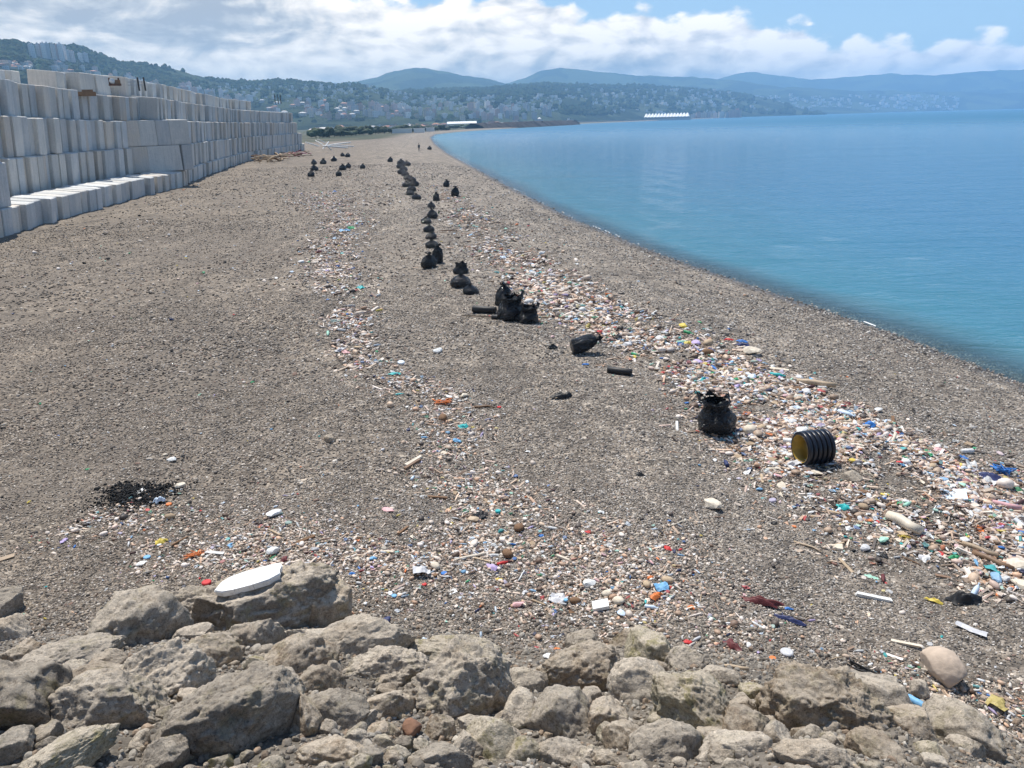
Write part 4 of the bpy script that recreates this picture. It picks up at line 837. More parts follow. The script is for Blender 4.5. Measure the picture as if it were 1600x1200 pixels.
B = [
 (217, 992, 125, 92, 'angular grey boulder with a dark arched hollow left of the foam slab rock', 'g'),
 (300, 962, 150, 62, 'sloping pale tan slab forming the left flank under the foam slab', 'p', -.35),
 (420, 962, 215, 112, 'big dark brown boulder carrying the white foam slab', 'd', .05),
 (497, 958, 88, 78, 'brown boulder shoulder with pale ridge right of the foam slab', 'b', .6),
 (95, 1042, 155, 42, 'long flat grey slab lying at the edge of the shingle, lower left', 'g', .15),
 (38, 1036, 52, 40, 'small brown boulder with black shaded left face by the left edge', 'b'),
 (4, 950, 48, 36, 'rounded grey boulder cut by the left edge, upper of two', 'g'),
 (6, 995, 56, 42, 'pale topped boulder cut by the left edge, lower of two', 'p'),
 (148, 1000, 30, 24, 'small brown stone left of the boulder with the arched hollow', 'b'),
 (302, 996, 56, 28, 'small light grey rock below the sloping tan slab', 'p'),
 (395, 1006, 84, 54, 'round pitted boulder sitting in front of the foam slab rock', 'g'),
 (315, 1038, 115, 56, 'crumbly dirt covered boulder left of the round pitted one', 'b'),
 (247, 1075, 140, 88, 'large flat faced pinkish grey boulder with one white fleck', 'p'),
 (147, 1064, 76, 34, 'low tan rock between the flat slab and the wedge shaped boulder', 'b'),
 (26, 1076, 66, 32, 'low yellowish rock near the left edge', 'y'),
 (45, 1112, 115, 96, 'big crumbly dark boulder at the lower left', 'd'),
 (157, 1124, 160, 98, 'wedge shaped boulder with a sharp pale crest at the lower left', 'g', -.5),
 (178, 1078, 55, 34, 'dark pitted rock behind the crest of the wedge shaped boulder', 'd'),
 (365, 1135, 190, 122, 'very large dusty boulder at the bottom left of centre', 'g'),
 (10, 1186, 66, 48, 'grey rock in the bottom left corner', 'g'),
 (100, 1186, 135, 40, 'long low ochre rock along the bottom edge under the wedge boulder', 'y'),
 (340, 1082, 48, 28, 'small shaded rock on top of the very large dusty boulder', 'd'),
 (258, 1188, 70, 48, 'dark crumbly rock at the bottom edge beside the wedge boulder', 'd'),
 (480, 1000, 98, 32, 'flat bluish grey rock under the brown shoulder boulder', 'p'),
 (470, 1036, 112, 64, 'rounded dusty boulder left of the largest pale dome', 'b'),
 (565, 1022, 150, 80, 'pale smooth dome shaped boulder in the middle of the bank top', 'p'),
 (603, 1056, 130, 62, 'crumbling darker lower half of the rock under the pale dome', 'g'),
 (706, 1032, 155, 56, 'broad low boulder with yellow lichen right of the pale dome', 'y'),
 (712, 1090, 158, 116, 'massive rough pitted boulder in the centre of the bank', 'g'),
 (490, 1077, 96, 48, 'tan boulder with a thin dark cleft below the rounded dusty one', 'b'),
 (425, 1086, 88, 48, 'grey tan boulder between the dusty giant and the cleft one', 'p'),
 (450, 1040, 38, 34, 'small dark rock wedged against the rounded dusty boulder', 'd'),
 (523, 1120, 95, 54, 'smooth grey boulder below the cleft rock', 'g'),
 (610, 1112, 88, 58, 'boulder with a flat crumbly crest left of the massive pitted one', 'b'),
 (475, 1126, 46, 66, 'upright pointed tan stone with black shadow on its right', 'b'),
 (438, 1122, 36, 32, 'small light block beside the upright pointed stone', 'p'),
 (512, 1143, 27, 22, 'small round pale stone right of the upright pointed stone', 'p'),
 (557, 1151, 36, 25, 'oval smooth grey cobble in the rubble below centre', 'g'),
 (590, 1149, 42, 36, 'knobbly brown stone beside the oval cobble', 'b'),
 (642, 1144, 24, 28, 'small pyramid shaped rust coloured stone', 'r'),
 (627, 1169, 36, 27, 'shadowed brown stone under the rust coloured one', 'd'),
 (654, 1171, 31, 26, 'yellowish knobbly stone under the rust coloured one', 'y'),
 (604, 1166, 34, 28, 'small broken grey stone left of the shadowed brown one', 'g'),
 (770, 1170, 100, 62, 'yellowish boulder at the bottom edge right of centre', 'y'),
 (525, 1180, 116, 40, 'low crumbly rock at the bottom edge left of centre', 'b'),
 (690, 1190, 86, 34, 'low grey rock at the bottom edge under the massive boulder', 'g'),
 (640, 1012, 32, 24, 'small dark stone in the gap right of the pale dome', 'd'),
 (912, 1012, 56, 44, 'dark jagged rock standing alone on the shingle at the bank edge', 'd'),
 (985, 1006, 66, 36, 'low rounded tan boulder half sunk in shingle', 'b'),
 (1018, 1030, 76, 64, 'lichen topped boulder with deep shadow above the blue rag', 'y'),
 (1070, 1040, 58, 42, 'angular brown grey rock right of the lichen topped one', 'g'),
 (1053, 1066, 26, 21, 'small dark purple grey stone beside the white can', 'd'),
 (1128, 1058, 54, 30, 'flat grey wedge of rock right of the white can', 'p'),
 (905, 1064, 142, 76, 'large flat topped tan boulder with a black overhang', 'b'),
 (880, 1127, 100, 78, 'smooth rounded boulder with a wholly dark front', 'g'),
 (822, 1072, 66, 42, 'low dusty boulder left of the flat topped tan one', 'p'),
 (812, 1118, 56, 56, 'light grey block with a sharp shadowed edge right of the massive boulder', 'p'),
 (950, 1132, 56, 56, 'pointed dusty stone between the dark fronted boulder and the conglomerate', 'b'),
 (972, 1162, 58, 46, 'tan pebble shaped stone under the pointed dusty one', 'b'),
 (1010, 1085, 110, 70, 'left hump of the long dusty conglomerate boulder', 'p'),
 (1090, 1112, 135, 90, 'large dusty conglomerate boulder right of centre', 'y'),
 (1040, 1172, 100, 64, 'flat sided grey slab split by a crack at the bottom edge', 'p', .2),
 (1152, 1182, 105, 54, 'pale smooth slab with a flat top at the bottom edge', 'p', .1),
 (1172, 1150, 76, 62, 'crumbly brown rock behind the pale smooth slab', 'b'),
 (815, 1182, 66, 46, 'mossy yellow green rock at the bottom edge', 'y'),
 (875, 1182, 76, 50, 'round dusty rock at the bottom edge below the dark fronted boulder', 'g'),
 (925, 1190, 52, 36, 'small grey rock at the bottom edge beside the round dusty one', 'g'),
 (1112, 1160, 42, 40, 'small ochre stone tucked under the conglomerate boulder', 'b'),
 (1212, 1102, 62, 46, 'brown squared rock left of the big orange brown boulder', 'b'),
 (1290, 1122, 170, 104, 'big smooth orange brown boulder at the lower right', 'b'),
 (1358, 1118, 100, 92, 'greenish grey half of the big boulder at the lower right', 'g'),
 (1498, 1160, 112, 76, 'elongated boulder with a dark shaded front at the lower right', 'g', -.5),
 (1275, 1190, 110, 40, 'pale flat slab at the bottom edge under the orange brown boulder', 'p'),
 (1370, 1182, 78, 46, 'sandy brown rock at the bottom edge below the greenish boulder', 'b'),
 (1212, 1166, 44, 52, 'grey stone left of the pale flat slab at the bottom', 'g'),
 (1420, 1150, 70, 50, 'low sandy rock sunk in brown soil right of the greenish boulder', 'b'),
 (1160, 1108, 50, 34, 'tan stone at the right end of the conglomerate boulder', 'b'),
 (770, 1045, 60, 34, 'low grey stone at the shingle edge right of the lichen boulder', 'g'),
]
RM['r'] = plain('rock_rust', (.24, .13, .08), .9, .3, 9, .8, .03)
for t_ in B:
    kw = {'rz': t_[6]} if len(t_) > 6 else {}
    boulder(*t_[:6], **kw)
boulder(1472, 1046, 60, 44, 'smooth pale sandstone boulder lying alone on the shingle, lower right', M_SAND, rz=-.55, cuts=9, rough=.035, cutd=(.55, .85), seed=5, fat=1.0)
boulder(1330, 748, 30, 18, 'pale block shaped stone with grey side in the debris band', 'p', name='stone'); boulder(1435, 1078, 26, 22, 'rough pale stone left of the sandstone boulder', 'p', name='stone')
boulder(514, 688, 16, 15, 'lone grey brown stone on bare shingle left of centre', 'b', name='stone'); boulder(1262, 675, 20, 10, 'round grey stone just above the corrugated pipe', 'g', name='stone')
rng = random.Random(77); k = 0
def toe_px(x): return float(np.interp(x, [0, 60, 180, 270, 540, 640, 780, 860, 960, 1080, 1200, 1400, 1500, 1600], [1010, 1040, 980, 1010, 1000, 1015, 1060, 1050, 1030, 1060, 1080, 1100, 1130, 1180]))
def stone_label(x, wd, rng):
    m_ = rng.choice('gggbbpdy'); lb = '%s %s stone wedged in the bank, %s' % ('tiny' if wd < 18 else 'small' if wd < 30 else 'fist sized' if wd < 30 else 'middling', {'g': 'grey', 'b': 'brownish', 'p': 'pale', 'd': 'dark', 'y': 'ochre'}[m_],
        'below the foam slab boulder or left of it' if x < 520 else 'near the massive pitted boulder' if x < 800 else 'near the dark fronted boulder' if x < 980 else 'near the long conglomerate boulder' if x < 1200 else 'around the big orange brown boulder'); return lb, m_
while k < 290:
    x = rng.uniform(-20, 1560); y = rng.uniform(toe_px(x), 1215); wd = rng.choice([13, 16, 19, 22, 26, 32, 40])*(.85+.3*rng.random())
    if 1400 < x and rng.random() < .8: continue
    lb_, m_ = stone_label(x, wd, rng); boulder(x, y, wd, wd*rng.uniform(.6, .85), lb_, m_, name='stone', group=lb_, lift=.12); k += 1
# crumbs of soil and gravel between the boulders
def small_rock_meshes(nm, mat, n=5, lvl=2, rough=.15, flat=1.0):
    out = []
    for k in range(n):
        V, Fc = rockshape(900+k, lvl, 9, rough); V = sizebox(V)*np.array([1, .8, flat]); out.append(mesh_from('%s_%d' % (nm, k), V, Fc, mat, False))
    return out
CR = small_rock_meshes('crumb', M_INST, 6, 2, .16)
n = 62000; ex_ = RNG.uniform(-9, 9, n); ey_ = RNG.uniform(3.0, 9.2, n); e = emb(ex_, ey_); kp = (e > -.35+RNG.exponential(.2, n)*-1); ex_, ey_ = ex_[kp], ey_[kp]; n = len(ex_)
s = .012+.13*RNG.beta(1.1, 8, n); pt = np.stack([ex_, ey_, gz(ex_, ey_)+s*.15], -1)
PALB = np.array([(.26, .225, .18), (.32, .285, .235), (.21, .18, .145), (.40, .365, .31), (.28, .21, .15), (.22, .20, .175)])
setup_scatter('rubble', pt, RNG.uniform(0, 6.28, (n, 3)), s[:, None]*RNG.uniform(.7, 1.3, (n, 3)), RNG.integers(0, 6, n), PALB[RNG.integers(0, 6, n)]*RNG.uniform(.7, 1.2, (n, 1)), CR, 'crumbled soil and small stones between the boulders', 'rubble')

# ------------------------------------------------------------------ shingle (loose pebbles, near part as real stones)
def pebbles():
    PM = []
    for k in range(6):
        V, Fc = ICO[2]; V = V*(1+.16*fbm(V*1.2+k*7, 2, k))[:, None]; V = sizebox(V)*np.array([1, .74, .5]); PM.append(mesh_from('pebble_%d' % k, V, Fc, M_INST, True))
    X_, Y_, S_l = [], [], []
    for r0, r1, n, s0, s1 in ((5.5, 9, 52000, .018, .050), (9, 13, 74000, .022, .058), (13, 19, 76000, .030, .075), (19, 30, 66000, .045, .10), (30, 60, 52000, .07, .15), (60, 130, 30000, .12, .25)):
        a = RNG.uniform(math.radians(-39), math.radians(39), n); r = np.sqrt(RNG.uniform(r0*r0, r1*r1, n)); x, y = r*np.sin(a), r*np.cos(a)
        d = shore_d(x, y); bld = .5+.5*fb2(x, y, 1.4, 4, 71); big = fb2(x, y, 4.5, 3, 72)
        kp = (d > -1.5) & (emb(x, y) < .3) & (RNG.random(n) < .30+bld*.8) & (x > np.interp(y, [q[1] for q in WALL], [q[0] for q in WALL])+.6)
        x, y, bld, big = x[kp], y[kp], bld[kp], big[kp]; s = (s0+(s1-s0)*RNG.beta(1.3, 4.5, len(x)))*(1+.35*big)
        rare = RNG.random(len(x)) < .012; s = np.where(rare, s*1.9, s); X_.append(x); Y_.append(y); S_l.append(s)
    x, y, s = map(np.concatenate, (X_, Y_, S_l)); n = len(x)
    pal = np.array([(.07, .066, .064), (.145, .135, .128), (.21, .198, .183), (.27, .246, .218), (.33, .295, .255), (.41, .38, .34), (.49, .47, .44), (.68, .66, .62), (.28, .20, .165)])
    ci = RNG.choice(9, n, p=[.10, .13, .16, .17, .14, .12, .10, .06, .02]); col = pal[ci]*RNG.uniform(.75, 1.15, (n, 1))*np.array([1, .965, .925])
    lw = np.clip((shore_d(x, y)-9)/17, 0, 1)[:, None]; col = col*(1-lw)+col*np.array([.90, .84, .77])*lw
    bn = (1-np.hypot((x-bp.x)/.86, (y-bp.y)/.70)+.35*fb2(x, y, .35, 4, 30)+RNG.normal(0, .08, n)) > .38; col[bn] = .016*RNG.uniform(.5, 1.8, (int(bn.sum()), 1))
    rot = np.stack([RNG.normal(0, .35, n), RNG.normal(0, .35, n), RNG.uniform(0, 6.28, n)], -1)
    setup_scatter('pebbles', np.stack([x, y, gz(x, y)+s*.10], -1), rot, s[:, None]*RNG.uniform(.75, 1.2, (n, 3)), RNG.integers(0, 6, n), col, PM, 'loose grey and brown beach pebbles', 'pebbles')
    print('pebbles', n)
pebbles()

# ------------------------------------------------------------------ litter shapes
def shape(kind, seed=0):
    rg = random.Random(seed); 
    if kind == 'chip':       # bark or wood chip, irregular flat
        n = rg.randint(5, 7); A = sorted(rg.uniform(0, 6.28) for _ in range(n)); o_ = [(.5*math.cos(a)*rg.uniform(.8, 1.1), .32*math.sin(a)*rg.uniform(.7, 1.1)) for a in A]
        V = [(x, y, .02+.10*x) for x, y in o_]+[(x*.96, y*.94, .10+.10*x+rg.uniform(-.04, .04)) for x, y in o_]; Fc = [tuple(range(n))[::-1], tuple(range(n, 2*n))]+[(i, (i+1) % n, n+(i+1) % n, n+i) for i in range(n)]
    elif kind == 'splinter': V, Fc = box(1, .16, .10); V = [(x+rg.uniform(-.05, .05), y*(1.2-.6*abs(x))+rg.uniform(-.02, .02)+.06*math.sin(x*3), z+rg.uniform(-.02, .02)) for x, y, z in V]
    elif kind == 'stick':
        b1, b2 = rg.uniform(-.14, .14), rg.uniform(-.14, .14); V, Fc = tube([(-.5, 0, .03), (-.2, b1, .05), (.1, b2, .04), (.5, b1*.3, .05)], [.025, .035, .03, .018], 6)
    elif kind == 'reed': b1 = rg.uniform(-.12, .12); V, Fc = tube([(-.5, 0, .015), (0, b1, .03), (.5, -b1*.4, .015)], [.012, .014, .008], 5)
    elif kind == 'sheet':
        q = 7; G = [[(i/(q-1)-.5, (j/(q-1)-.5)*.75) for j in range(q)] for i in range(q)]; V = []
        for i in range(q):
            for j in range(q):
                x, y = G[i][j]; nn = fbm(np.array([[x*2.6+seed, y*2.6, seed*.7]]), 3, seed)[0]; V.append((x*(.8+.3*nn), y*(.8+.3*nn)+.1*nn, .10+.32*nn))
        Fc = [(i*q+j, (i+1)*q+j, (i+1)*q+j+1, i*q+j+1) for i in range(q-1) for j in range(q-1)]; z0 = min(v[2] for v in V); V = [(x, y, z-z0+.01) for x, y, z in V]
        nV = len(V); V = V+[(x, y, z+.012) for x, y, z in V]; Fc = [f[::-1] for f in Fc]+[tuple(i+nV for i in f) for f in Fc]
    elif kind == 'bottle':
        V, Fc = lathe([(.001, 0), (.13, .01), (.14, .06), (.135, .3), (.145, .34), (.14, .62), (.10, .76), (.045, .86), (.045, .92), (.055, .92), (.055, 1), (.001, 1)], 12); V = [(z-.5, x, y+.14) for x, y, z in V]
    elif kind == 'can': V, Fc = lathe([(.001, 0), (.17, 0), (.2, .04), (.2, .93), (.17, 1), (.001, .99)], 14); V = [(z-.5, x, y+.2) for x, y, z in V]
    elif kind == 'cap': V, Fc = lathe([(.001, .3), (.42, .3), (.5, .24), (.5, 0), (.44, 0), (.42, .22), (.001, .22)], 14)
    elif kind == 'foam':
        V, Fc = rockshape(seed+500, 2, 12, .05, (.45, .8)); V = sizebox(V)*np.array([1, .72, .42])+np.array([0, 0, .19]); V = [tuple(v) for v in V]
    elif kind == 'board':
        V, Fc = box(1, .74, .045, .02); V = [(x+.10*y, y, z+.03*x) for x, y, z in V]
    elif kind == 'rag':
        nr_, na_ = 7, 18; V = [(0, 0, .16)]; ph_ = rg.uniform(0, 6)
        for i in range(1, nr_+1):
            for j in range(na_):
                a = j*2*math.pi/na_; t = i/nr_; out = 1+.22*math.sin(2*a+ph_)+.16*math.sin(5*a+2*ph_)+rg.uniform(-.10, .10)*t; x, y = .46*t*math.cos(a)*out, .30*t*math.sin(a)*out
                V.append((x, y, .17*(1-t*t)))
        A_ = np.array(V); nz_ = fbm(A_*np.array([5, 5, 2])+seed*1.7, 4, seed, .6); rd = 1-2*np.abs(fbm(A_*np.array([3.4, 3.4, 1])+seed, 3, seed+2)); A_[:, 0] += .10*fbm(A_*4+seed, 3, seed+4); A_[:, 1] += .10*fbm(A_*4+seed, 3, seed+5); A_[:, 2] += .15*nz_+.11*rd
        A_[:, 2] -= A_[:, 2].min(); V = [tuple(v) for v in A_]; Fc = [(0, 1+j, 1+(j+1) % na_) for j in range(na_)]+[(1+(i-1)*na_+j, 1+i*na_+j, 1+i*na_+(j+1) % na_, 1+(i-1)*na_+(j+1) % na_) for i in range(1, nr_) for j in range(na_)]
        nV = len(V); V = V+[(x*.98, y*.98, z-.014) for x, y, z in V]; Fc = Fc+[tuple(i+nV for i in f[::-1]) for f in Fc]
    elif kind == 'tangle':
        ps = []
        for _ in range(7):
            p = [Vector((rg.uniform(-.5, .5), rg.uniform(-.3, .3), rg.uniform(.02, .18))) for _ in range(5)]; ps.append(tube(p, .022, 5))
        V, Fc = merge(ps)
    elif kind == 'log': V, Fc = tube([(-.5, 0, .08), (-.2, .02, .09), (.2, -.02, .085), (.5, .01, .08)], [.07, .08, .075, .065], 9)
    elif kind == 'roll': V, Fc = merge([lathe([(.001, 0), (.13, 0), (.145, .02), (.14, .5), (.145, .98), (.13, 1), (.07, 1), (.06, .93), (.001, .93)], 16)]); V = [(z-.5, x, y+.14) for x, y, z in V]
    elif kind == 'sandal':
        pr = []
        n = 20
        for i in range(n):
            a = i*2*math.pi/n; x = .5*math.cos(a); wd = .17+.05*math.cos(a-.3); pr.append((x, wd*math.sin(a)-.02*math.sin(x*4)))
        V = [(x, y, 0) for x, y in pr]+[(x, y, .07) for x, y in pr]; Fc = [tuple(range(n))[::-1], tuple(range(n, 2*n))]+[(i, (i+1) % n, n+(i+1) % n, n+i) for i in range(n)]
        a_ = tube([(.10, -.17, .06), (.16, -.10, .16), (.22, 0, .19), (.16, .10, .16), (.10, .17, .06)], .035, 6); V, Fc = merge([(V, Fc), a_])
    return V, Fc
CM = {}
def cmat(nm, col, rough=.55, spec=.4):
    if nm not in CM: CM[nm] = plain(nm, col, rough, .18, 6, .25, .01, 0, spec)
    return CM[nm]
PAL = {'white': (.74, .74, .71), 'cream': (.66, .58, .46), 'tan': (.48, .37, .25), 'brown': (.20, .12, .07), 'wood': (.36, .27, .18), 'blue': (.03, .17, .50), 'sky': (.18, .42, .66), 'teal': (.03, .42, .42), 'green': (.03, .30, .12), 'mint': (.35, .62, .48),
       'red': (.55, .03, .03), 'orange': (.70, .20, .05), 'yellow': (.62, .48, .08), 'mustard': (.42, .34, .12), 'black': (.015, .015, .016), 'grey': (.33, .33, .33), 'lilac': (.48, .38, .62), 'pink': (.68, .40, .40), 'paleblue': (.60, .72, .84), 'maroon': (.13, .03, .03), 'navy': (.03, .04, .12), 'palegrey': (.55, .55, .56)}
SHP = {}
def item(name, kind, colr, px, py, wpx, label, cat, rz=None, seed=None, lift=0.0, tilt=0.0, sc3=(1, 1, 1), group=None):
    if kind in ('cap', 'rag') and wpx < 30: wpx *= .74 if kind == 'cap' else .85
    seed = seed if seed is not None else int(px*3+py) % 97; p = P(px, py); L = wpx*(pdist(p)/F)
    key = (kind, seed, colr); 
    if key not in SHP:
        V, Fc = shape(kind, seed); SHP[key] = mesh_from(name, V, Fc, cmat('plastic_'+colr, PAL[colr]), kind in ('bottle', 'can', 'rag', 'log', 'roll', 'stick', 'tangle'))
    ph = math.atan2(p.x, p.y)
    return tag(obj(name, SHP[key], p+Vector((0, 0, lift)), (0, tilt, (rz if rz is not None else random.uniform(-.8, .8))-ph), (L*sc3[0], L*sc3[1], L*sc3[2])), label, cat, group)

# corrugated pipe
p = P(1268, 722); d_ = pdist(p); Rp = 25*d_/F; Lp = .55
root = empty('corrugated_pipe', p+Vector((0, 0, Rp*.93)), 0); tag(root, 'short black corrugated pipe with yellow inside lying in the debris band', 'pipe')
root.rotation_euler = (0, math.radians(90), math.radians(12))
mP, g, b, o_ = new_mat('pipe_black'); b.inputs['Base Color'].default_value = (.012, .014, .022, 1); b.inputs['Roughness'].default_value = .32
tco = g.n('ShaderNodeTexCoord').outputs['Object']; bump(g, b, g.noise(tco, 12, 4), .2, .01)
v, f = lathe([(Rp*.86, 0), (Rp*.86, Lp), (Rp*.82, Lp), (Rp*.82, 0), (Rp*.86, 0)], 40); obj('wall', mesh_from('wall', v, f, mP, True), (0, 0, -Lp/2), parent=root)
v, f = lathe([(Rp*.815, .004), (Rp*.815, Lp-.004), (Rp*.79, Lp-.004), (Rp*.79, .004), (Rp*.815, .004)], 40); obj('lining', mesh_from('lining', v, f, plain('pipe_yellow', (.34, .21, .02), .5, .35, 5), True), (0, 0, -Lp/2), parent=root)
nr = 6; rv, rf = lathe([(Rp*.862, -.034), (Rp*.97, -.030), (Rp, -.02), (Rp, .02), (Rp*.97, .030), (Rp*.862, .034)], 40); rme = mesh_from('rib', rv, rf, mP, True)
for i in range(nr): obj('rib', rme, (0, 0, -Lp/2+(i+.5)*Lp/nr), parent=root)

# white foam slab on its boulder
p = P(405, 958); d_ = 9.6; q = at_el(391, 911, 8.75)
outl = [(-.50, -.16), (-.42, .02), (-.30, .13), (-.08, .20), (.20, .23), (.46, .26), (.50, .16), (.44, .05), (.47, -.05), (.30, -.16), (.05, -.21), (-.22, -.24), (-.38, -.24)]
n = len(outl); bm = bmesh.new(); vt = [bm.verts.new((x, y, .075)) for x, y in outl]; vb = [bm.verts.new((x*.95, y*.95, 0)) for x, y in outl]
bm.faces.new(vt); bm.faces.new(vb[::-1])
for i in range(n): bm.faces.new((vb[i], vb[(i+1) % n], vt[(i+1) % n], vt[i]))
bmesh.ops.bevel(bm, geom=[e for e in bm.edges if all(abs(v.co.z-.075) < .01 for v in e.verts)], offset=.012, segments=2, affect='EDGES'); fm = bpy.data.meshes.new('foam_slab'); bm.to_mesh(fm); bm.free()
mF, g, b, o_ = new_mat('polystyrene'); tco = g.n('ShaderNodeTexCoord').outputs['Object']
cr = g.voro(g.vm('ADD', tco, g.vm('MULTIPLY', g.noise(tco, 4, 3, .6, 0, 'Color'), (.15, .15, .15))), 3.2, 'DISTANCE_TO_EDGE'); dirt = g.noise(tco, 7, 5, .7)
col = g.mix(g.m('MULTIPLY', g.ss(cr, .014, .003), g.ss(dirt, .48, .60)), g.mix(g.ss(g.noise(tco, 11, 6, .75), .52, .66, 0, .5), (.80, .80, .79), (.50, .47, .42)), (.33, .35, .38)); g.put(b, 'Base Color', col); b.inputs['Roughness'].default_value = .7
bump(g, b, g.voro(tco, 90), .12, .004); fm.materials.append(mF)
o = obj('foam_slab', fm, q, (math.radians(3), math.radians(-3), .24), (.80, .78, 1.1)); tag(o, 'broken white polystyrene slab resting on the dark boulder', 'foam slab')

# burnt patch: charred lumps
CH = small_rock_meshes('char', M_INST, 4, 2, .2, .7); n = 900; a_ = RNG.normal(0, 1, (n, 2)); bx = bp.x+a_[:, 0]*.34+a_[:, 1]*.08; by = bp.y+a_[:, 1]*.30; s = .02+.07*RNG.beta(1.2, 4, n)
setup_scatter('charred_debris', np.stack([bx, by, gz(bx, by)+s*.2], -1), RNG.uniform(0, 6.28, (n, 3)), s[:, None]*RNG.uniform(.6, 1.6, (n, 3)), RNG.integers(0, 4, n), np.full((n, 3), .011)*RNG.uniform(.5, 2, (n, 1)), CH, 'black charred remains of a fire on the shingle, left foreground', 'charred debris')

I = item
# black rolls, sticks and poles by the bags
I('bag_roll', 'roll', 'black', 757, 489, 38, 'leftmost black roll lying before the cluster of bags', 'roll', -.35)
I('bag_roll', 'roll', 'black', 780, 499, 24, 'short middle black roll below the cluster of bags', 'roll', -.25)
I('bag_roll', 'roll', 'black', 817, 503, 28, 'thick black roll in front of the right bag of the cluster', 'roll', -.45, sc3=(1, 1.3, 1.3))
I('bag_roll', 'roll', 'black', 968, 585, 38, 'black roll lying alone left of the debris band', 'roll', -.3)
I('pole', 'reed', 'wood', 761, 497, 88, 'long thin wooden pole slanting below the black rolls', 'pole', -.42, sc3=(1, .5, 1))
I('black_pouch', 'rag', 'black', 879, 622, 38, 'crumpled black sheet of plastic alone on the shingle', 'plastic sheet', .1, sc3=(1, .6, 1.1))
I('stick', 'stick', 'brown', 701, 361, 26, 'longer dark stick right of the bag line', 'stick', -.05); I('stick', 'stick', 'brown', 692, 364, 14, 'shorter dark stick tight against the bag line', 'stick', -.05)
I('stick', 'stick', 'brown', 634, 404, 16, 'thin dark stick left of the round bag', 'stick', -.1); I('stick', 'stick', 'brown', 705, 423, 14, 'dark stick left of the crumpled open bag', 'stick', -.3)
I('stick', 'stick', 'brown', 588, 432, 20, 'dark twig on bare shingle left of the bag pair', 'stick', -.1); I('stick', 'stick', 'brown', 900, 437, 26, 'thin dark branch seaward of the far debris', 'stick', -.25)
I('cane', 'reed', 'cream', 1092, 608, 112, 'long pale cane lying behind the open black bag', 'cane', -.06, seed=3, sc3=(1, .5, 1))
I('stick', 'log', 'cream', 1395, 690, 30, 'short pale stake leaning upright out of the debris', 'stick', 1.4, tilt=-.5)
I('board', 'board', 'paleblue', 1483, 776, 42, 'pale blue rectangular board tilted on the debris', 'board', .25, tilt=-.18, seed=1)
I('driftwood', 'log', 'tan', 1275, 603, 54, 'tan log with rounded end at the seaward edge of the debris', 'driftwood', -.05)
I('driftwood', 'log', 'cream', 1412, 824, 52, 'thick pale driftwood log tied with white string', 'driftwood', -.6, sc3=(1, 1.9, 1.7))
I('string', 'tangle', 'white', 1443, 835, 24, 'white string looped at the end of the pale log', 'string', -.4)
I('sandal', 'sandal', 'lilac', 1556, 826, 36, 'lilac plastic sandal sole in the debris at right', 'sandal', -.35); I('sandal', 'sandal', 'orange', 1528, 826, 24, 'rust orange shoe sole beside the lilac sandal', 'sandal', -1.0)
I('rag', 'rag', 'navy', 1160, 541, 26, 'dark navy rag under the bright blue one at the top of the dense debris', 'rag', 0); I('rag', 'rag', 'blue', 1160, 538, 19, 'bright blue rag on the debris nearest the sea', 'rag', 0, lift=.06)
I('rag', 'rag', 'red', 1139, 534, 15, 'red plastic piece left of the bright blue rag', 'plastic piece', 0, lift=.04); I('rag', 'rag', 'black', 1128, 543, 18, 'black scrap left of the blue rag', 'rag', 0)
I('foam_piece', 'foam', 'cream', 1176, 553, 28, 'pale foam piece right below the bright blue rag', 'foam piece', 0)
I('bottle', 'bottle', 'red', 1103, 573, 16, 'red bottle left of the blue bottle in the dense debris', 'bottle', .3); I('bottle', 'bottle', 'blue', 1116, 578, 18, 'blue bottle standing out beside the red one', 'bottle', -1.1)
I('bottle', 'bottle', 'blue', 1138, 571, 12, 'small blue plastic piece right of the blue bottle', 'plastic piece', .3); I('bottle', 'bottle', 'teal', 1215, 589, 22, 'teal green bottle in the middle of the dense debris', 'bottle', -.15)
I('cap', 'cap', 'red', 1045, 574, 9, 'red cap on the brown debris above the long cane', 'cap'); I('bottle', 'bottle', 'mint', 1068, 538, 22, 'pale green bottle at the top of the dense debris', 'bottle', .3)
I('rag', 'rag', 'blue', 1358, 668, 26, 'deep blue plastic on pale wood right of the pipe', 'plastic piece', -.3); I('rag', 'rag', 'sky', 1352, 682, 18, 'light blue scrap under the deep blue one', 'plastic piece', .2)
I('rag', 'rag', 'maroon', 1323, 632, 20, 'maroon cloth scrap near the top right of the debris', 'rag', .1); I('bottle', 'bottle', 'paleblue', 1322, 650, 26, 'pale blue bottle below the maroon scrap', 'bottle', -.5)
I('net', 'tangle', 'blue', 1566, 740, 30, 'bright blue net rope at the right side of the debris', 'rope', 0, sc3=(1, 1.2, 1.8)); I('rag', 'rag', 'navy', 1546, 750, 34, 'dark blue black bundle beside the blue rope', 'rag', -.1)
I('rag', 'rag', 'blue', 1504, 716, 14, 'blue scrap by the white jug at right', 'plastic piece'); I('jug', 'can', 'white', 1511, 708, 16, 'round white jug near the seaward edge at right', 'jug', .6)
I('rag', 'rag', 'red', 1497, 733, 16, 'dark red scrap under the white jug', 'plastic piece'); I('rag', 'rag', 'green', 1408, 788, 16, 'green scrap left of the pale blue board', 'plastic piece'); I('rag', 'rag', 'orange', 1397, 786, 12, 'orange scrap left of the green one', 'plastic piece')
I('rag', 'rag', 'green', 1492, 872, 20, 'green bag scrap in the lower right debris', 'plastic piece'); I('rag', 'rag', 'red', 1470, 866, 16, 'red scrap beside the green bag scrap', 'plastic piece')
I('rag', 'rag', 'mint', 1362, 902, 20, 'pale green film lying on bare shingle at right', 'plastic piece', 0, sc3=(1, 1, .4)); I('rag', 'rag', 'yellow', 1382, 774, 14, 'yellow scrap in the debris above the pale log', 'plastic piece')
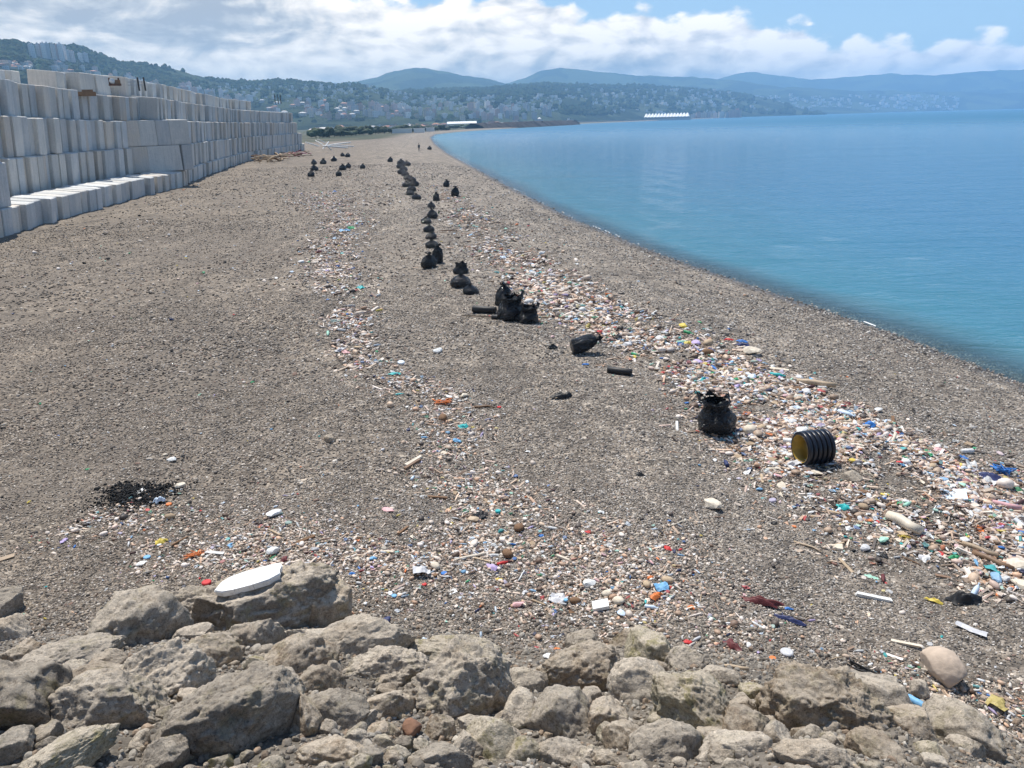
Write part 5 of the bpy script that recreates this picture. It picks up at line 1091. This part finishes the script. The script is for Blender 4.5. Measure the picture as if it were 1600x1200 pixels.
I('net', 'tangle', 'yellow', 1413, 840, 18, 'yellow rope end under the pale log', 'rope'); I('can', 'can', 'white', 1234, 693, 20, 'white tube lying left of the corrugated pipe', 'tube', 0)
I('driftwood', 'log', 'brown', 1550, 880, 50, 'dark brown log in the lower right debris', 'driftwood', -.35); I('driftwood', 'log', 'wood', 1530, 862, 44, 'grey brown branch above the dark brown log', 'driftwood', -.3)
I('foam_piece', 'foam', 'cream', 1592, 888, 34, 'large cream wood slab cut by the right edge', 'driftwood', -.1); I('foam_piece', 'foam', 'cream', 1594, 918, 26, 'pale slab below the large cream one at the right edge', 'driftwood', 0)
I('driftwood', 'log', 'pink', 1560, 792, 50, 'smooth pinkish driftwood at the right edge below the blue rope', 'driftwood', .1)
# black cloth bundle and pale blue bottle, lower right
I('bundle', 'rag', 'black', 1504, 940, 44, 'black crumpled cloth bundle on the shingle at lower right', 'bundle', .1, sc3=(1, .8, 1.1)); I('bottle', 'bottle', 'paleblue', 1523, 932, 26, 'crushed clear blue bottle on the cloth bundle', 'bottle', 1.3, lift=.06, tilt=-.6)
I('film', 'sheet', 'palegrey', 1518, 985, 40, 'flat clear grey plastic film below the cloth bundle', 'plastic film', -.3, sc3=(1, .6, .3)); I('foam_piece', 'splinter', 'white', 1365, 935, 44, 'thin white strip on the shingle left of the cloth bundle', 'strip', -.05)
I('glove', 'rag', 'yellow', 1460, 941, 26, 'yellow scrap left of the cloth bundle', 'plastic piece', 0, sc3=(1, .5, .8)); I('packet', 'sheet', 'mustard', 1557, 1105, 30, 'mustard yellow packet at the lower right', 'packet', -.4)
I('cap', 'cap', 'orange', 1561, 931, 11, 'orange cap right of the cloth bundle', 'cap')
I('rope', 'tangle', 'orange', 1405, 1092, 34, 'orange rope tangle behind the big brown boulder', 'rope', -.3); I('bottle', 'bottle', 'sky', 1437, 1105, 34, 'light blue bottle beside the orange rope', 'bottle', -.4)
I('foam_piece', 'foam', 'white', 1427, 1118, 24, 'white foam lump below the light blue bottle', 'foam piece', -.4); I('rag', 'rag', 'blue', 1378, 1073, 16, 'small blue plastic above the orange rope', 'plastic piece')
I('hose', 'tangle', 'black', 1365, 1058, 70, 'black hose and cloth strewn behind the brown boulder', 'hose', -.2, sc3=(1, .35, .7)); I('driftwood', 'log', 'brown', 1505, 1125, 80, 'reddish brown root lying at the lower right corner', 'driftwood', -.55, sc3=(1, .5, .5))
I('rag', 'rag', 'maroon', 1190, 944, 70, 'long maroon weed strand with blue end on the shingle', 'weed strand', -.05, sc3=(1, .28, .5)); I('rag', 'rag', 'blue', 1232, 952, 13, 'blue scrap at the end of the maroon strand', 'plastic piece')
I('rag', 'rag', 'navy', 1232, 970, 50, 'dark grey strap twisting under the blue scrap', 'strap', -.15, sc3=(1, .25, .5)); I('ring', 'cap', 'palegrey', 1229, 1022, 24, 'grey plastic ring near the big brown boulder', 'ring', .3)
I('cap', 'cap', 'orange', 1207, 1030, 13, 'orange shell shaped cap left of the grey ring', 'cap'); I('driftwood', 'log', 'tan', 1150, 1046, 34, 'curved tan root above the flat grey wedge', 'driftwood', .1)
I('can', 'can', 'white', 1080, 1071, 28, 'white can with red rim among the boulders', 'can', .35); I('rag', 'rag', 'blue', 1032, 1063, 17, 'deep blue rag under the lichen topped boulder', 'rag', .5)
I('rag', 'rag', 'orange', 1115, 1070, 10, 'orange scrap beside the flat grey wedge', 'plastic piece')
I('rag', 'rag', 'red', 1075, 1004, 18, 'faded red scrap on shingle above the angular rock', 'plastic piece'); I('rag', 'rag', 'maroon', 1145, 1012, 30, 'dark maroon scrap on shingle right of centre', 'plastic piece')
I('rag', 'rag', 'orange', 1080, 950, 18, 'orange crumpled piece right of the pale blue packet', 'plastic piece'); I('packet', 'sheet', 'sky', 1034, 921, 24, 'light blue packet with red corner', 'packet', .3); I('rag', 'rag', 'red', 1048, 919, 9, 'red corner scrap touching the light blue packet', 'plastic piece')
I('rag', 'rag', 'orange', 1025, 934, 26, 'orange brown scrap under the light blue packet', 'plastic piece'); I('bottle', 'bottle', 'paleblue', 1018, 951, 20, 'clear bottle left of the orange crumpled piece', 'bottle', -.1)
I('rag', 'rag', 'orange', 1016, 903, 14, 'orange red scrap above the light blue packet', 'plastic piece'); I('film', 'sheet', 'palegrey', 873, 938, 32, 'clear crumpled plastic with turquoise spot', 'plastic film'); I('cap', 'cap', 'sky', 884, 942, 9, 'turquoise cap on the clear crumpled plastic', 'cap', lift=.04)
I('foam_piece', 'board', 'white', 938, 950, 24, 'square cream foam block in the right foreground litter', 'foam piece', .2, sc3=(1, 1.1, 5)); I('foam_piece', 'foam', 'white', 921, 914, 22, 'flat white foam flake above the square block', 'foam piece')
I('foam_piece', 'foam', 'white', 857, 1028, 17, 'white foam flake at the edge of the bank right of centre', 'foam piece'); I('rag', 'rag', 'orange', 871, 1015, 13, 'orange scrap just above the white flake by the bank', 'plastic piece')
I('film', 'sheet', 'palegrey', 660, 897, 30, 'crumpled pale paper with red spot left of the blue cap', 'paper', 0, sc3=(1, 1, 1.2)); I('cap', 'cap', 'red', 663, 914, 10, 'red cap below the crumpled pale paper', 'cap'); I('cap', 'cap', 'blue', 694, 897, 13, 'bright blue cap in the middle foreground', 'cap')
I('cap', 'cap', 'sky', 616, 932, 11, 'light blue cap left of the red cap', 'cap'); I('foam_piece', 'board', 'white', 707, 925, 13, 'small white card right of the red cap', 'card', .5)
I('rag', 'rag', 'paleblue', 664, 1000, 13, 'pale blue scrap close above the bank in the middle', 'plastic piece'); I('rag', 'rag', 'blue', 551, 897, 12, 'blue scrap right of the brown shoulder boulder', 'plastic piece')
I('cap', 'cap', 'red', 323, 912, 18, 'red lid just left of the white foam slab', 'lid'); I('cap', 'cap', 'red', 234, 942, 20, 'dull red lid above the boulder with the arched hollow', 'lid')
I('foam_piece', 'foam', 'white', 221, 884, 14, 'oval white pebble of foam under the blue scrap at left', 'foam piece'); I('cap', 'cap', 'sky', 230, 872, 13, 'light blue cap above the oval white foam', 'cap')
I('rope', 'tangle', 'orange', 305, 868, 30, 'orange rope bits above the foam slab', 'rope'); I('rag', 'rag', 'yellow', 252, 848, 22, 'yellow crumpled plastic below the burnt patch', 'plastic piece'); I('rag', 'rag', 'sky', 360, 852, 12, 'light blue plastic figure right of the orange rope', 'plastic piece')
I('rag', 'rag', 'paleblue', 250, 786, 20, 'pale grey plastic lump at the right side of the burnt patch', 'plastic piece', 0, sc3=(1, 1, 1.6)); I('foam_piece', 'board', 'white', 219, 768, 14, 'white card inside the burnt patch', 'card'); I('cap', 'cap', 'orange', 264, 789, 11, 'orange cap touching the burnt patch', 'cap')
I('foam_piece', 'foam', 'cream', 282, 761, 15, 'cream stone at the right end of the burnt patch', 'stone'); I('foam_piece', 'foam', 'white', 428, 806, 22, 'white foam wedge between burnt patch and middle litter', 'foam piece'); I('foam_piece', 'foam', 'white', 427, 865, 19, 'white foam cube just above the foam slab', 'foam piece', sc3=(1, 1, 1.4))
I('rag', 'rag', 'green', 137, 734, 9, 'tiny green scrap left of the burnt patch', 'plastic piece'); I('rag', 'rag', 'green', 395, 598, 9, 'tiny green scrap alone on the left shingle', 'plastic piece'); I('foam_piece', 'foam', 'white', 268, 720, 13, 'small white strip above the burnt patch', 'strip')
I('board', 'board', 'wood', 5, 874, 26, 'rust brown board cut by the left edge', 'board', 0, sc3=(1, .5, 1)); I('rag', 'rag', 'lilac', 100, 846, 14, 'lilac stone like scrap at far left', 'plastic piece')
I('foam_piece', 'foam', 'pink', 607, 798, 22, 'pinkish white slab alone in the middle left', 'foam piece', sc3=(1, .8, .5)); I('cap', 'cap', 'teal', 778, 801, 12, 'turquoise cap in the middle litter', 'cap', sc3=(1, 1, 1.6)); I('foam_piece', 'foam', 'tan', 740, 814, 18, 'tan pebble like piece left below the turquoise cap', 'stone')
I('rag', 'rag', 'teal', 724, 668, 22, 'teal green crumpled plastic in the inner litter band', 'plastic piece'); I('rag', 'rag', 'sky', 713, 690, 18, 'pale blue scrap below the teal plastic', 'plastic piece'); I('rag', 'rag', 'brown', 749, 672, 14, 'rust brown scrap right of the teal plastic', 'plastic piece')
I('driftwood', 'splinter', 'cream', 646, 722, 40, 'split pale plank angled left in the inner litter band', 'plank', .75); I('driftwood', 'splinter', 'brown', 645, 727, 38, 'dark plank edge beside the split pale plank', 'plank', .75); I('bottle', 'bottle', 'paleblue', 645, 748, 14, 'blue white bottle under the split pale plank', 'bottle', 1.2)
I('driftwood', 'stick', 'brown', 757, 638, 34, 'dark curved branch right of the orange tan litter', 'driftwood', -.3, sc3=(1, 1.6, 1.6)); I('cap', 'cap', 'red', 780, 637, 9, 'red cap right of the dark curved branch', 'cap'); I('foam_piece', 'foam', 'cream', 725, 620, 16, 'cream lump at the top of the orange tan litter', 'foam piece')
I('foam_piece', 'foam', 'white', 701, 622, 12, 'white foam lump left of the cream one', 'foam piece'); I('rope', 'tangle', 'orange', 690, 630, 34, 'faded orange rope tangle in the inner litter band', 'rope', 0, sc3=(1, 1.1, .8))
I('foam_piece', 'foam', 'white', 684, 551, 18, 'white foam flake alone above the inner band', 'foam piece'); I('rag', 'rag', 'blue', 915, 570, 12, 'blue scrap below the big bag lying down', 'plastic piece'); I('rag', 'rag', 'teal', 617, 585, 24, 'turquoise film at the left of the inner litter band', 'plastic film', 0, sc3=(1, .7, .6))
I('rag', 'rag', 'teal', 563, 451, 18, 'turquoise green scrap in the far inner litter band', 'plastic piece'); I('rag', 'rag', 'sky', 538, 362, 20, 'bright cyan sheet in the far inner litter band', 'plastic sheet'); I('rag', 'rag', 'green', 549, 358, 16, 'green sheet touching the bright cyan one', 'plastic sheet')
I('rag', 'rag', 'red', 541, 348, 8, 'red scrap above the bright cyan sheet', 'plastic piece'); I('rag', 'rag', 'blue', 523, 300, 8, 'blue scrap in the farthest inner litter', 'plastic piece'); I('rag', 'rag', 'blue', 545, 492, 12, 'blue scrap low in the far inner litter band', 'plastic piece')
I('rag', 'rag', 'blue', 795, 392, 8, 'blue white scrap in the far outer band', 'plastic piece'); I('rag', 'rag', 'navy', 950, 497, 14, 'blue grey scrap at the seaward side of the outer band', 'plastic piece'); I('foam_piece', 'foam', 'white', 846, 397, 10, 'small white foam at the seaward side, far', 'foam piece')
I('rag', 'rag', 'red', 365, 492, 6, 'tiny red scrap far left on bare shingle', 'plastic piece'); I('bottle', 'bottle', 'red', 785, 882, 18, 'red plastic piece under the pale wood strip', 'plastic piece', .4); I('driftwood', 'log', 'cream', 735, 872, 50, 'pale weathered wood strip in the middle foreground', 'driftwood', .3, sc3=(1, .6, .6))
I('rag', 'rag', 'yellow', 780, 906, 14, 'yellow scrap at the end of the pale wood strip', 'plastic piece'); I('rag', 'rag', 'blue', 846, 838, 13, 'blue scrap right of centre in the middle litter', 'plastic piece'); I('rag', 'rag', 'lilac', 770, 888, 26, 'crumpled lilac grey film below the pale wood strip', 'plastic film')
I('rag', 'rag', 'red', 1043, 858, 18, 'pinkish red scrap in the right middle litter', 'plastic piece'); I('rag', 'rag', 'red', 920, 832, 14, 'dull red strip right of the blue scrap', 'plastic piece'); I('rag', 'rag', 'black', 1378, 868, 20, 'small black scrap on bare shingle right', 'plastic piece'); I('rag', 'rag', 'black', 1210, 818, 12, 'black pellet on bare shingle below the pipe', 'plastic piece')
I('driftwood', 'stick', 'tan', 1262, 856, 44, 'thin tan stick on bare shingle below the debris', 'stick', -.45); I('foam_piece', 'foam', 'cream', 1115, 793, 30, 'pale foam plate scrap below the open bag', 'foam piece'); I('rag', 'rag', 'black', 1000, 742, 18, 'dark clump in the middle right shingle', 'plastic piece')

# driftwood pile and pale logs by the far end of the wall
def pile(cx, cy, n, spread, lens, cols, label, cat, group, hmax=.5, seed=1):
    rg = random.Random(seed)
    for k in range(n):
        x, y = cx+rg.uniform(-spread, spread), cy+rg.uniform(-3.5, 3.5); c = rg.choice(cols); p = P(x, y); L = rg.uniform(*lens)
        V, Fc = shape('stick', rg.randint(0, 5)); key = ('pl', c, k % 6)
        if key not in SHP: SHP[key] = mesh_from('driftwood', *shape('log', k % 6), cmat('wood_'+c, PAL[c], .85, .2), True)
        tag(obj('driftwood', SHP[key], p+Vector((0, 0, rg.uniform(.05, hmax))), (rg.uniform(-.3, .3), rg.uniform(-.35, .35), rg.uniform(-1.3, 1.3)), (L, L*.8, L*.8)), label, cat, group)
pile(425, 252, 46, 26, (1.2, 2.8), ['tan', 'brown', 'wood', 'wood'], 'rust brown log in the driftwood heap at the foot of the wall', 'driftwood', 'logs of the rust brown heap', .9, 2)
pile(460, 244, 34, 24, (1.2, 2.6), ['brown', 'maroon', 'wood', 'pink', 'cream'], 'thin log strewn along the foot of the far wall', 'driftwood', 'thin logs strewn along the far wall', .5, 3)
for k, (x, y, L, rz, ti) in enumerate([(490, 229, 26, .5, .3), (500, 226, 20, -.8, .4), (508, 232, 26, 1.0, -.5), (515, 235, 28, 1.3, .3), (524, 233, 36, .15, .1), (530, 228, 34, -.1, -.1), (538, 231, 28, .2, .1), (505, 224, 18, .2, .5)]):
    I('driftwood', 'log', 'white', x, y, L, 'bleached white log in the pile at the far end of the wall', 'driftwood', rz, tilt=ti, lift=.35, sc3=(1, .42, .42), group='bleached white logs at the far end of the wall')

# ------------------------------------------------------------------ litter bands
def seg_dist(x, y, pts, wd):
    """lateral distance to a polyline in units of the local half width, and position along it"""
    best = np.full(x.shape, 1e9); al = np.zeros(x.shape); L = 0
    for (a, b, wa, wb) in zip(pts, pts[1:], wd, wd[1:]):
        ax, ay, bx_, by_ = a.x, a.y, b.x, b.y; ll = math.hypot(bx_-ax, by_-ay); t = np.clip(((x-ax)*(bx_-ax)+(y-ay)*(by_-ay))/ll**2, 0, 1)
        d = np.hypot(x-ax-t*(bx_-ax), y-ay-t*(by_-ay))/(wa+(wb-wa)*t); m_ = d < best; best = np.where(m_, d, best); al = np.where(m_, L+t*ll, al); L += ll
    return best
def pxw(lst):
    pts = [P(a, b) for a, b, w_ in lst]; wd = [w_*pdist(p)/F for p, (a, b, w_) in zip(pts, lst)]; return pts, wd
OUT1 = pxw([(690, 290, 30), (720, 325, 38), (770, 375, 55), (830, 430, 65), (900, 480, 75), (990, 530, 90), (1090, 585, 110), (1200, 640, 125), (1310, 690, 150), (1420, 745, 175), (1540, 810, 185), (1680, 880, 190), (1900, 960, 200)])
INN1 = pxw([(500, 300, 50), (545, 345, 34), (515, 390, 34), (520, 440, 40), (545, 500, 34), (560, 560, 30), (620, 590, 44), (690, 625, 58), (730, 665, 55), (700, 720, 70), (760, 780, 75), (830, 830, 95), (860, 890, 150)])
FOR1 = pxw([(150, 800, 90), (260, 850, 110), (380, 860, 140), (560, 870, 150), (760, 870, 170), (950, 890, 180), (1060, 930, 150), (1180, 990, 100), (1420, 1080, 60), (1620, 1130, 70)])
FAR1 = pxw([(560, 275, 40), (600, 300, 60), (590, 330, 30)])
KIND = ['chip', 'splinter', 'stick', 'reed', 'sheet', 'bottle', 'cap', 'foam', 'rag', 'pebblep', 'tangle']
def src_meshes():
    out = []
    for k, kd in enumerate(KIND):
        for v_ in range(2):
            if kd == 'pebblep':
                V, Fc = ICO[2]; V = sizebox(V*(1+.2*fbm(V*1.3+v_, 2, v_))[:, None])*np.array([1, .75, .55])+np.array([0, 0, .2]); me_ = mesh_from('lit', V, Fc, M_INSTP, True)
            else: V, Fc = shape(kd, 11+v_*5); me_ = mesh_from('lit', V, Fc, M_INSTP, kd in ('bottle', 'rag', 'stick'))
            out.append(me_)
    return out
SRC = src_meshes()
NAT = ['chip', 'splinter', 'stick', 'reed', 'pebblep', 'tangle']; PLS = ['sheet', 'bottle', 'cap', 'foam', 'rag']
natpal = np.array([(.66, .58, .50), (.52, .44, .36), (.74, .69, .63), (.38, .30, .23), (.18, .13, .10), (.80, .77, .73), (.66, .54, .48), (.50, .38, .29), (.72, .66, .59), (.12, .10, .09), (.08, .07, .065), (.80, .78, .76), (.60, .42, .30), (.68, .56, .44)])*np.array([1.03, .94, .86])
plspal = np.array([PAL[k] for k in ('white', 'white', 'white', 'white', 'white', 'white', 'palegrey', 'palegrey', 'paleblue', 'cream', 'palegrey', 'cream', 'cream', 'paleblue', 'sky', 'blue', 'teal', 'green', 'mint', 'red', 'orange', 'yellow', 'black', 'lilac', 'pink', 'maroon', 'navy', 'white')])
L_ITEMS = []
def strew(band, n, r_lim, plastic, s_rng, dens=1.0, fall=1.0, near_bias=1.0, natp=(.46, .17, .10, .09, .07, .11)):
    pts, wd = band; xs_ = np.array([p.x for p in pts]); ys_ = np.array([p.y for p in pts]); ll = np.hypot(np.diff(xs_), np.diff(ys_)); 
    # more pieces where they show: density falls with distance
    rmid = np.hypot((xs_[1:]+xs_[:-1])/2, (ys_[1:]+ys_[:-1])/2); wgt = ll*(np.array(wd[1:])+np.array(wd[:-1]))/2*(1/np.clip(rmid, 8, None))**near_bias; wgt /= wgt.sum()
    k = RNG.choice(len(ll), n, p=wgt); t = RNG.random(n); W_ = np.array(wd)[k]*(1-t)+np.array(wd)[k+1]*t
    dx, dy = (xs_[k+1]-xs_[k])/ll[k], (ys_[k+1]-ys_[k])/ll[k]; lat = RNG.normal(0, .46, n)*W_*fall
    x = xs_[k]+t*(xs_[k+1]-xs_[k])+dy*lat+RNG.normal(0, .25, n)*W_*.4; y = ys_[k]+t*(ys_[k+1]-ys_[k])-dx*lat+RNG.normal(0, .25, n)*W_*.4
    cl = fb2(x, y, 1.1, 3, 81)+.6*fb2(x, y, 3.2, 2, 82); kp = (cl > RNG.normal(-.12, .28, n)) & (shore_d(x, y) > 1.0) & (emb(x, y) < .3) & (y > 4); x, y = x[kp], y[kp]; n = len(x)
    r = np.hypot(x, y); s = (s_rng[0]+(s_rng[1]-s_rng[0])*RNG.beta(1.1, 4.0, n))*np.clip(r/15, .9, 1.7)
    pl = RNG.random(n) < plastic; kd = np.where(pl, RNG.choice(5, n, p=[.26, .09, .10, .30, .25])+100, RNG.choice(6, n, p=list(natp)))
    idx = np.zeros(n, int); col = np.zeros((n, 3))
    for j, q in enumerate(NAT): m_ = kd == j; idx[m_] = KIND.index(q)*2+RNG.integers(0, 2, m_.sum())
    for j, q in enumerate(PLS): m_ = kd == 100+j; idx[m_] = KIND.index(q)*2+RNG.integers(0, 2, m_.sum())
    col[~pl] = natpal[RNG.integers(0, len(natpal), (~pl).sum())]; col[pl] = plspal[RNG.integers(0, len(plspal), pl.sum())]; 
    g_ = col.mean(1, keepdims=True); dn = RNG.uniform(.0, .7, (n, 1))*pl[:, None]; col = (col*(1-dn)+g_*dn)*RNG.uniform(.6, 1.15, (n, 1))
    long_ = np.isin(idx//2, [KIND.index('splinter'), KIND.index('stick'), KIND.index('reed')]); s = np.where(long_, s*2.0, s); small = idx//2 == KIND.index('cap'); s = np.where(small, np.minimum(s, .07*np.clip(r/15, 1, 2.6)), s)
    s = np.where(RNG.random(n) < .022, np.minimum(s*2.2, .34), s); bot = idx//2 == KIND.index('bottle'); s = np.where(bot, np.clip(s*1.5, .10, .32), s)
    L_ITEMS.append((x, y, s, idx, col, pl))
strew(OUT1, 165000, 0, .16, (.018, .23), fall=.98, near_bias=3.0)
strew(INN1, 38000, 0, .16, (.016, .18), near_bias=1.15, fall=1.35, natp=(.42, .15, .10, .08, .19, .06))
strew(FOR1, 32000, 0, .14, (.012, .13), natp=(.27, .15, .12, .08, .34, .04))
strew(FAR1, 900, 0, .1, (.05, .20))
# sparse strays everywhere
n = 5200; a = RNG.uniform(math.radians(-37), math.radians(37), n); r = np.exp(RNG.uniform(math.log(7.5), math.log(110), n)); x, y = r*np.sin(a), r*np.cos(a)
kp = (shore_d(x, y) > 1.5) & (emb(x, y) < -.1) & (x > np.interp(y, [q[1] for q in WALL], [q[0] for q in WALL])+1); x, y, r = x[kp], y[kp], r[kp]; n = len(x)
idx = RNG.choice([0, 1, 2, 3, 4, 5, 6, 7, 14, 15, 18, 19, 18, 19, 16], n); pl = np.isin(idx//2, [4, 5, 6, 7, 8]); col = np.where(pl[:, None], plspal[RNG.integers(0, len(plspal), n)], natpal[RNG.integers(0, len(natpal), n)])*.85
L_ITEMS.append((x, y, (.02+.11*RNG.beta(1.1, 5, n))*np.clip(r/16, .8, 3)*np.where(np.isin(idx//2, [1, 2, 3]), 1.8, 1), idx, col, pl))
x, y, s, idx, col, pl = [np.concatenate([q[k] for q in L_ITEMS]) for k in range(6)]
dist = np.sqrt(x*x+y*y+36); show = s/dist*F
def visible(x, y): 
    a = np.abs(np.degrees(np.arctan2(x, y))); return (a < 33) & (y > 6.5)
rank = np.argsort(-np.where(visible(x, y), show, 0))
# the pieces that show largest are objects of their own
COLN = {k: np.array(v) for k, v in PAL.items()}
def nearest(c, names): return min(names, key=lambda k: float(((COLN[k]-c)**2).sum()))
ADJ = {'white': 'white', 'cream': 'cream', 'tan': 'tan', 'brown': 'dark brown', 'wood': 'grey brown', 'blue': 'blue', 'sky': 'light blue', 'teal': 'teal', 'green': 'green', 'mint': 'pale green', 'red': 'red', 'orange': 'orange', 'yellow': 'yellow',
       'black': 'black', 'grey': 'grey', 'lilac': 'lilac', 'pink': 'pink', 'paleblue': 'pale blue', 'maroon': 'maroon', 'navy': 'navy', 'palegrey': 'translucent grey'}
NICE = {'chip': ('wood_chip', 'flat wood chip', 'wood chip'), 'splinter': ('wood_splinter', 'split wood sliver', 'wood'), 'stick': ('stick', 'bent stick', 'stick'), 'reed': ('reed', 'thin reed stem', 'reed'), 'pebblep': ('stone', 'rounded stone', 'stone'), 'tangle': ('twigs', 'knot of twigs', 'twigs'),
        'sheet': ('plastic_sheet', 'crumpled plastic sheet', 'plastic sheet'), 'bottle': ('bottle', 'plastic bottle', 'bottle'), 'cap': ('cap', 'round cap', 'cap'), 'foam': ('foam_piece', 'lump of foam', 'foam piece'), 'rag': ('plastic_scrap', 'crumpled scrap', 'plastic piece')}
dO = seg_dist(x, y, *OUT1); dI = seg_dist(x, y, *INN1)
taken = np.zeros(len(x), bool); cnt = {}; CMM = {}
gzz = gz(x, y); made = 0
for i in rank[:4000]:
    if made >= 640 or show[i] < 9: break
    kd = KIND[idx[i]//2]
    if cnt.get(kd, 0) >= 130: continue
    cn = nearest(col[i], ('white', 'palegrey', 'paleblue', 'sky', 'blue', 'teal', 'green', 'mint', 'red', 'orange', 'yellow', 'black', 'lilac', 'pink', 'maroon', 'navy', 'cream') if pl[i] else ('cream', 'tan', 'brown', 'wood', 'palegrey', 'white'))
    key = (int(idx[i]), cn)
    if key not in CMM: m_ = SRC[idx[i]].copy(); m_.materials.clear(); m_.materials.append(cmat('plastic_'+cn if pl[i] else 'wood_'+cn, PAL[cn], .55 if pl[i] else .85, .4 if pl[i] else .2)); CMM[key] = m_
    r_ = math.hypot(x[i], y[i]); zone = ('near part' if r_ < 14 else 'middle part' if r_ < 26 else 'far part')+' of the dense outer debris band' if dO[i] < 1.3 else ('inner litter band between bags and wall side' if dI[i] < 1.3 else 'scattered litter of the foreground shingle')
    nm, ph_, ct = NICE[kd]; lb = '%s %s in the %s' % (ADJ[cn], ph_, zone)
    tag(obj(nm, CMM[key], (x[i], y[i], gzz[i]), (random.gauss(0, .12), random.gauss(0, .12), random.uniform(0, 6.28)), (s[i], s[i], s[i])), lb, ct, lb+'s'); cnt[kd] = cnt.get(kd, 0)+1; taken[i] = True; made += 1
print('litter objects', made, 'of', len(x))
kp = ~taken; x, y, s, idx, col, gzz = x[kp], y[kp], s[kp], idx[kp], col[kp], gzz[kp]; n = len(x)
dO = dO[kp]; heap = np.clip(1.1-dO, 0, 1)*.05*RNG.random(n)
setup_scatter('litter', np.stack([x, y, gzz+heap], -1), np.stack([RNG.normal(0, .22, n), RNG.normal(0, .22, n), RNG.uniform(0, 6.28, n)], -1), np.repeat(s[:, None], 3, 1)*RNG.uniform(.8, 1.2, (n, 3)), idx, col, SRC, 'strewn wood chips, sticks and small plastic litter washed up in bands', 'litter')

# ------------------------------------------------------------------ walker
def person(px, py, hpx):
    p = P(px, py); r = pdist(p); h = hpx*r/F; k = h/1.72; root = empty('person', p, .4); tag(root, 'person in dark clothes walking on the far beach near the waterline', 'person'); root.scale = (k, k, k)
    J = [(0, 0, .92, .13), (0, .01, 1.18, .14), (0, .02, 1.40, .15), (0, .03, 1.50, .055), (0, .05, 1.58, .07), (0, .06, 1.68, .09),
         (-.09, .04, .86, .085), (-.10, .12, .48, .06), (-.10, .10, .09, .045), (-.10, .20, .05, .04), (.09, -.02, .86, .085), (.10, -.04, .47, .06), (.10, -.24, .12, .045), (.10, -.16, .05, .04),
         (-.20, .01, 1.38, .055), (-.25, -.08, 1.12, .042), (-.24, -.02, .88, .035), (-.24, .0, .80, .035), (.20, .02, 1.38, .055), (.25, .10, 1.13, .042), (.24, .20, .92, .035), (.24, .23, .85, .035)]
    E_ = [(0, 1), (1, 2), (2, 3), (3, 4), (4, 5), (0, 6), (6, 7), (7, 8), (8, 9), (0, 10), (10, 11), (11, 12), (12, 13), (2, 14), (14, 15), (15, 16), (16, 17), (2, 18), (18, 19), (19, 20), (20, 21)]
    me = bpy.data.meshes.new('body'); me.from_pydata([j[:3] for j in J], E_, []); o = obj('body', me, parent=root); md = o.modifiers.new('skin', 'SKIN')
    for q, j in zip(me.skin_vertices[0].data, J): q.radius = (j[3], j[3])
    me.skin_vertices[0].data[0].use_root = True; sb_ = o.modifiers.new('sub', 'SUBSURF'); sb_.levels = 1; sb_.render_levels = 1
    m, g, b, o_ = new_mat('clothes'); z = g.n('ShaderNodeSeparateXYZ'); g.put(z, 0, g.n('ShaderNodeTexCoord').outputs['Object'])
    g.put(b, 'Base Color', g.mix(g.m('GREATER_THAN', z.outputs[2], 1.49), g.mix(g.m('GREATER_THAN', z.outputs[2], .92), (.02, .022, .03), (.035, .04, .05)), (.35, .22, .16))); me.materials.append(m)
    V, Fc = ICO[2]; V = V*np.array([.105, .115, .09])+np.array([0, .045, 1.745]); obj('hair', mesh_from('hair', V, Fc, M_DARK, True), parent=root)
person(655, 236.5, 11)
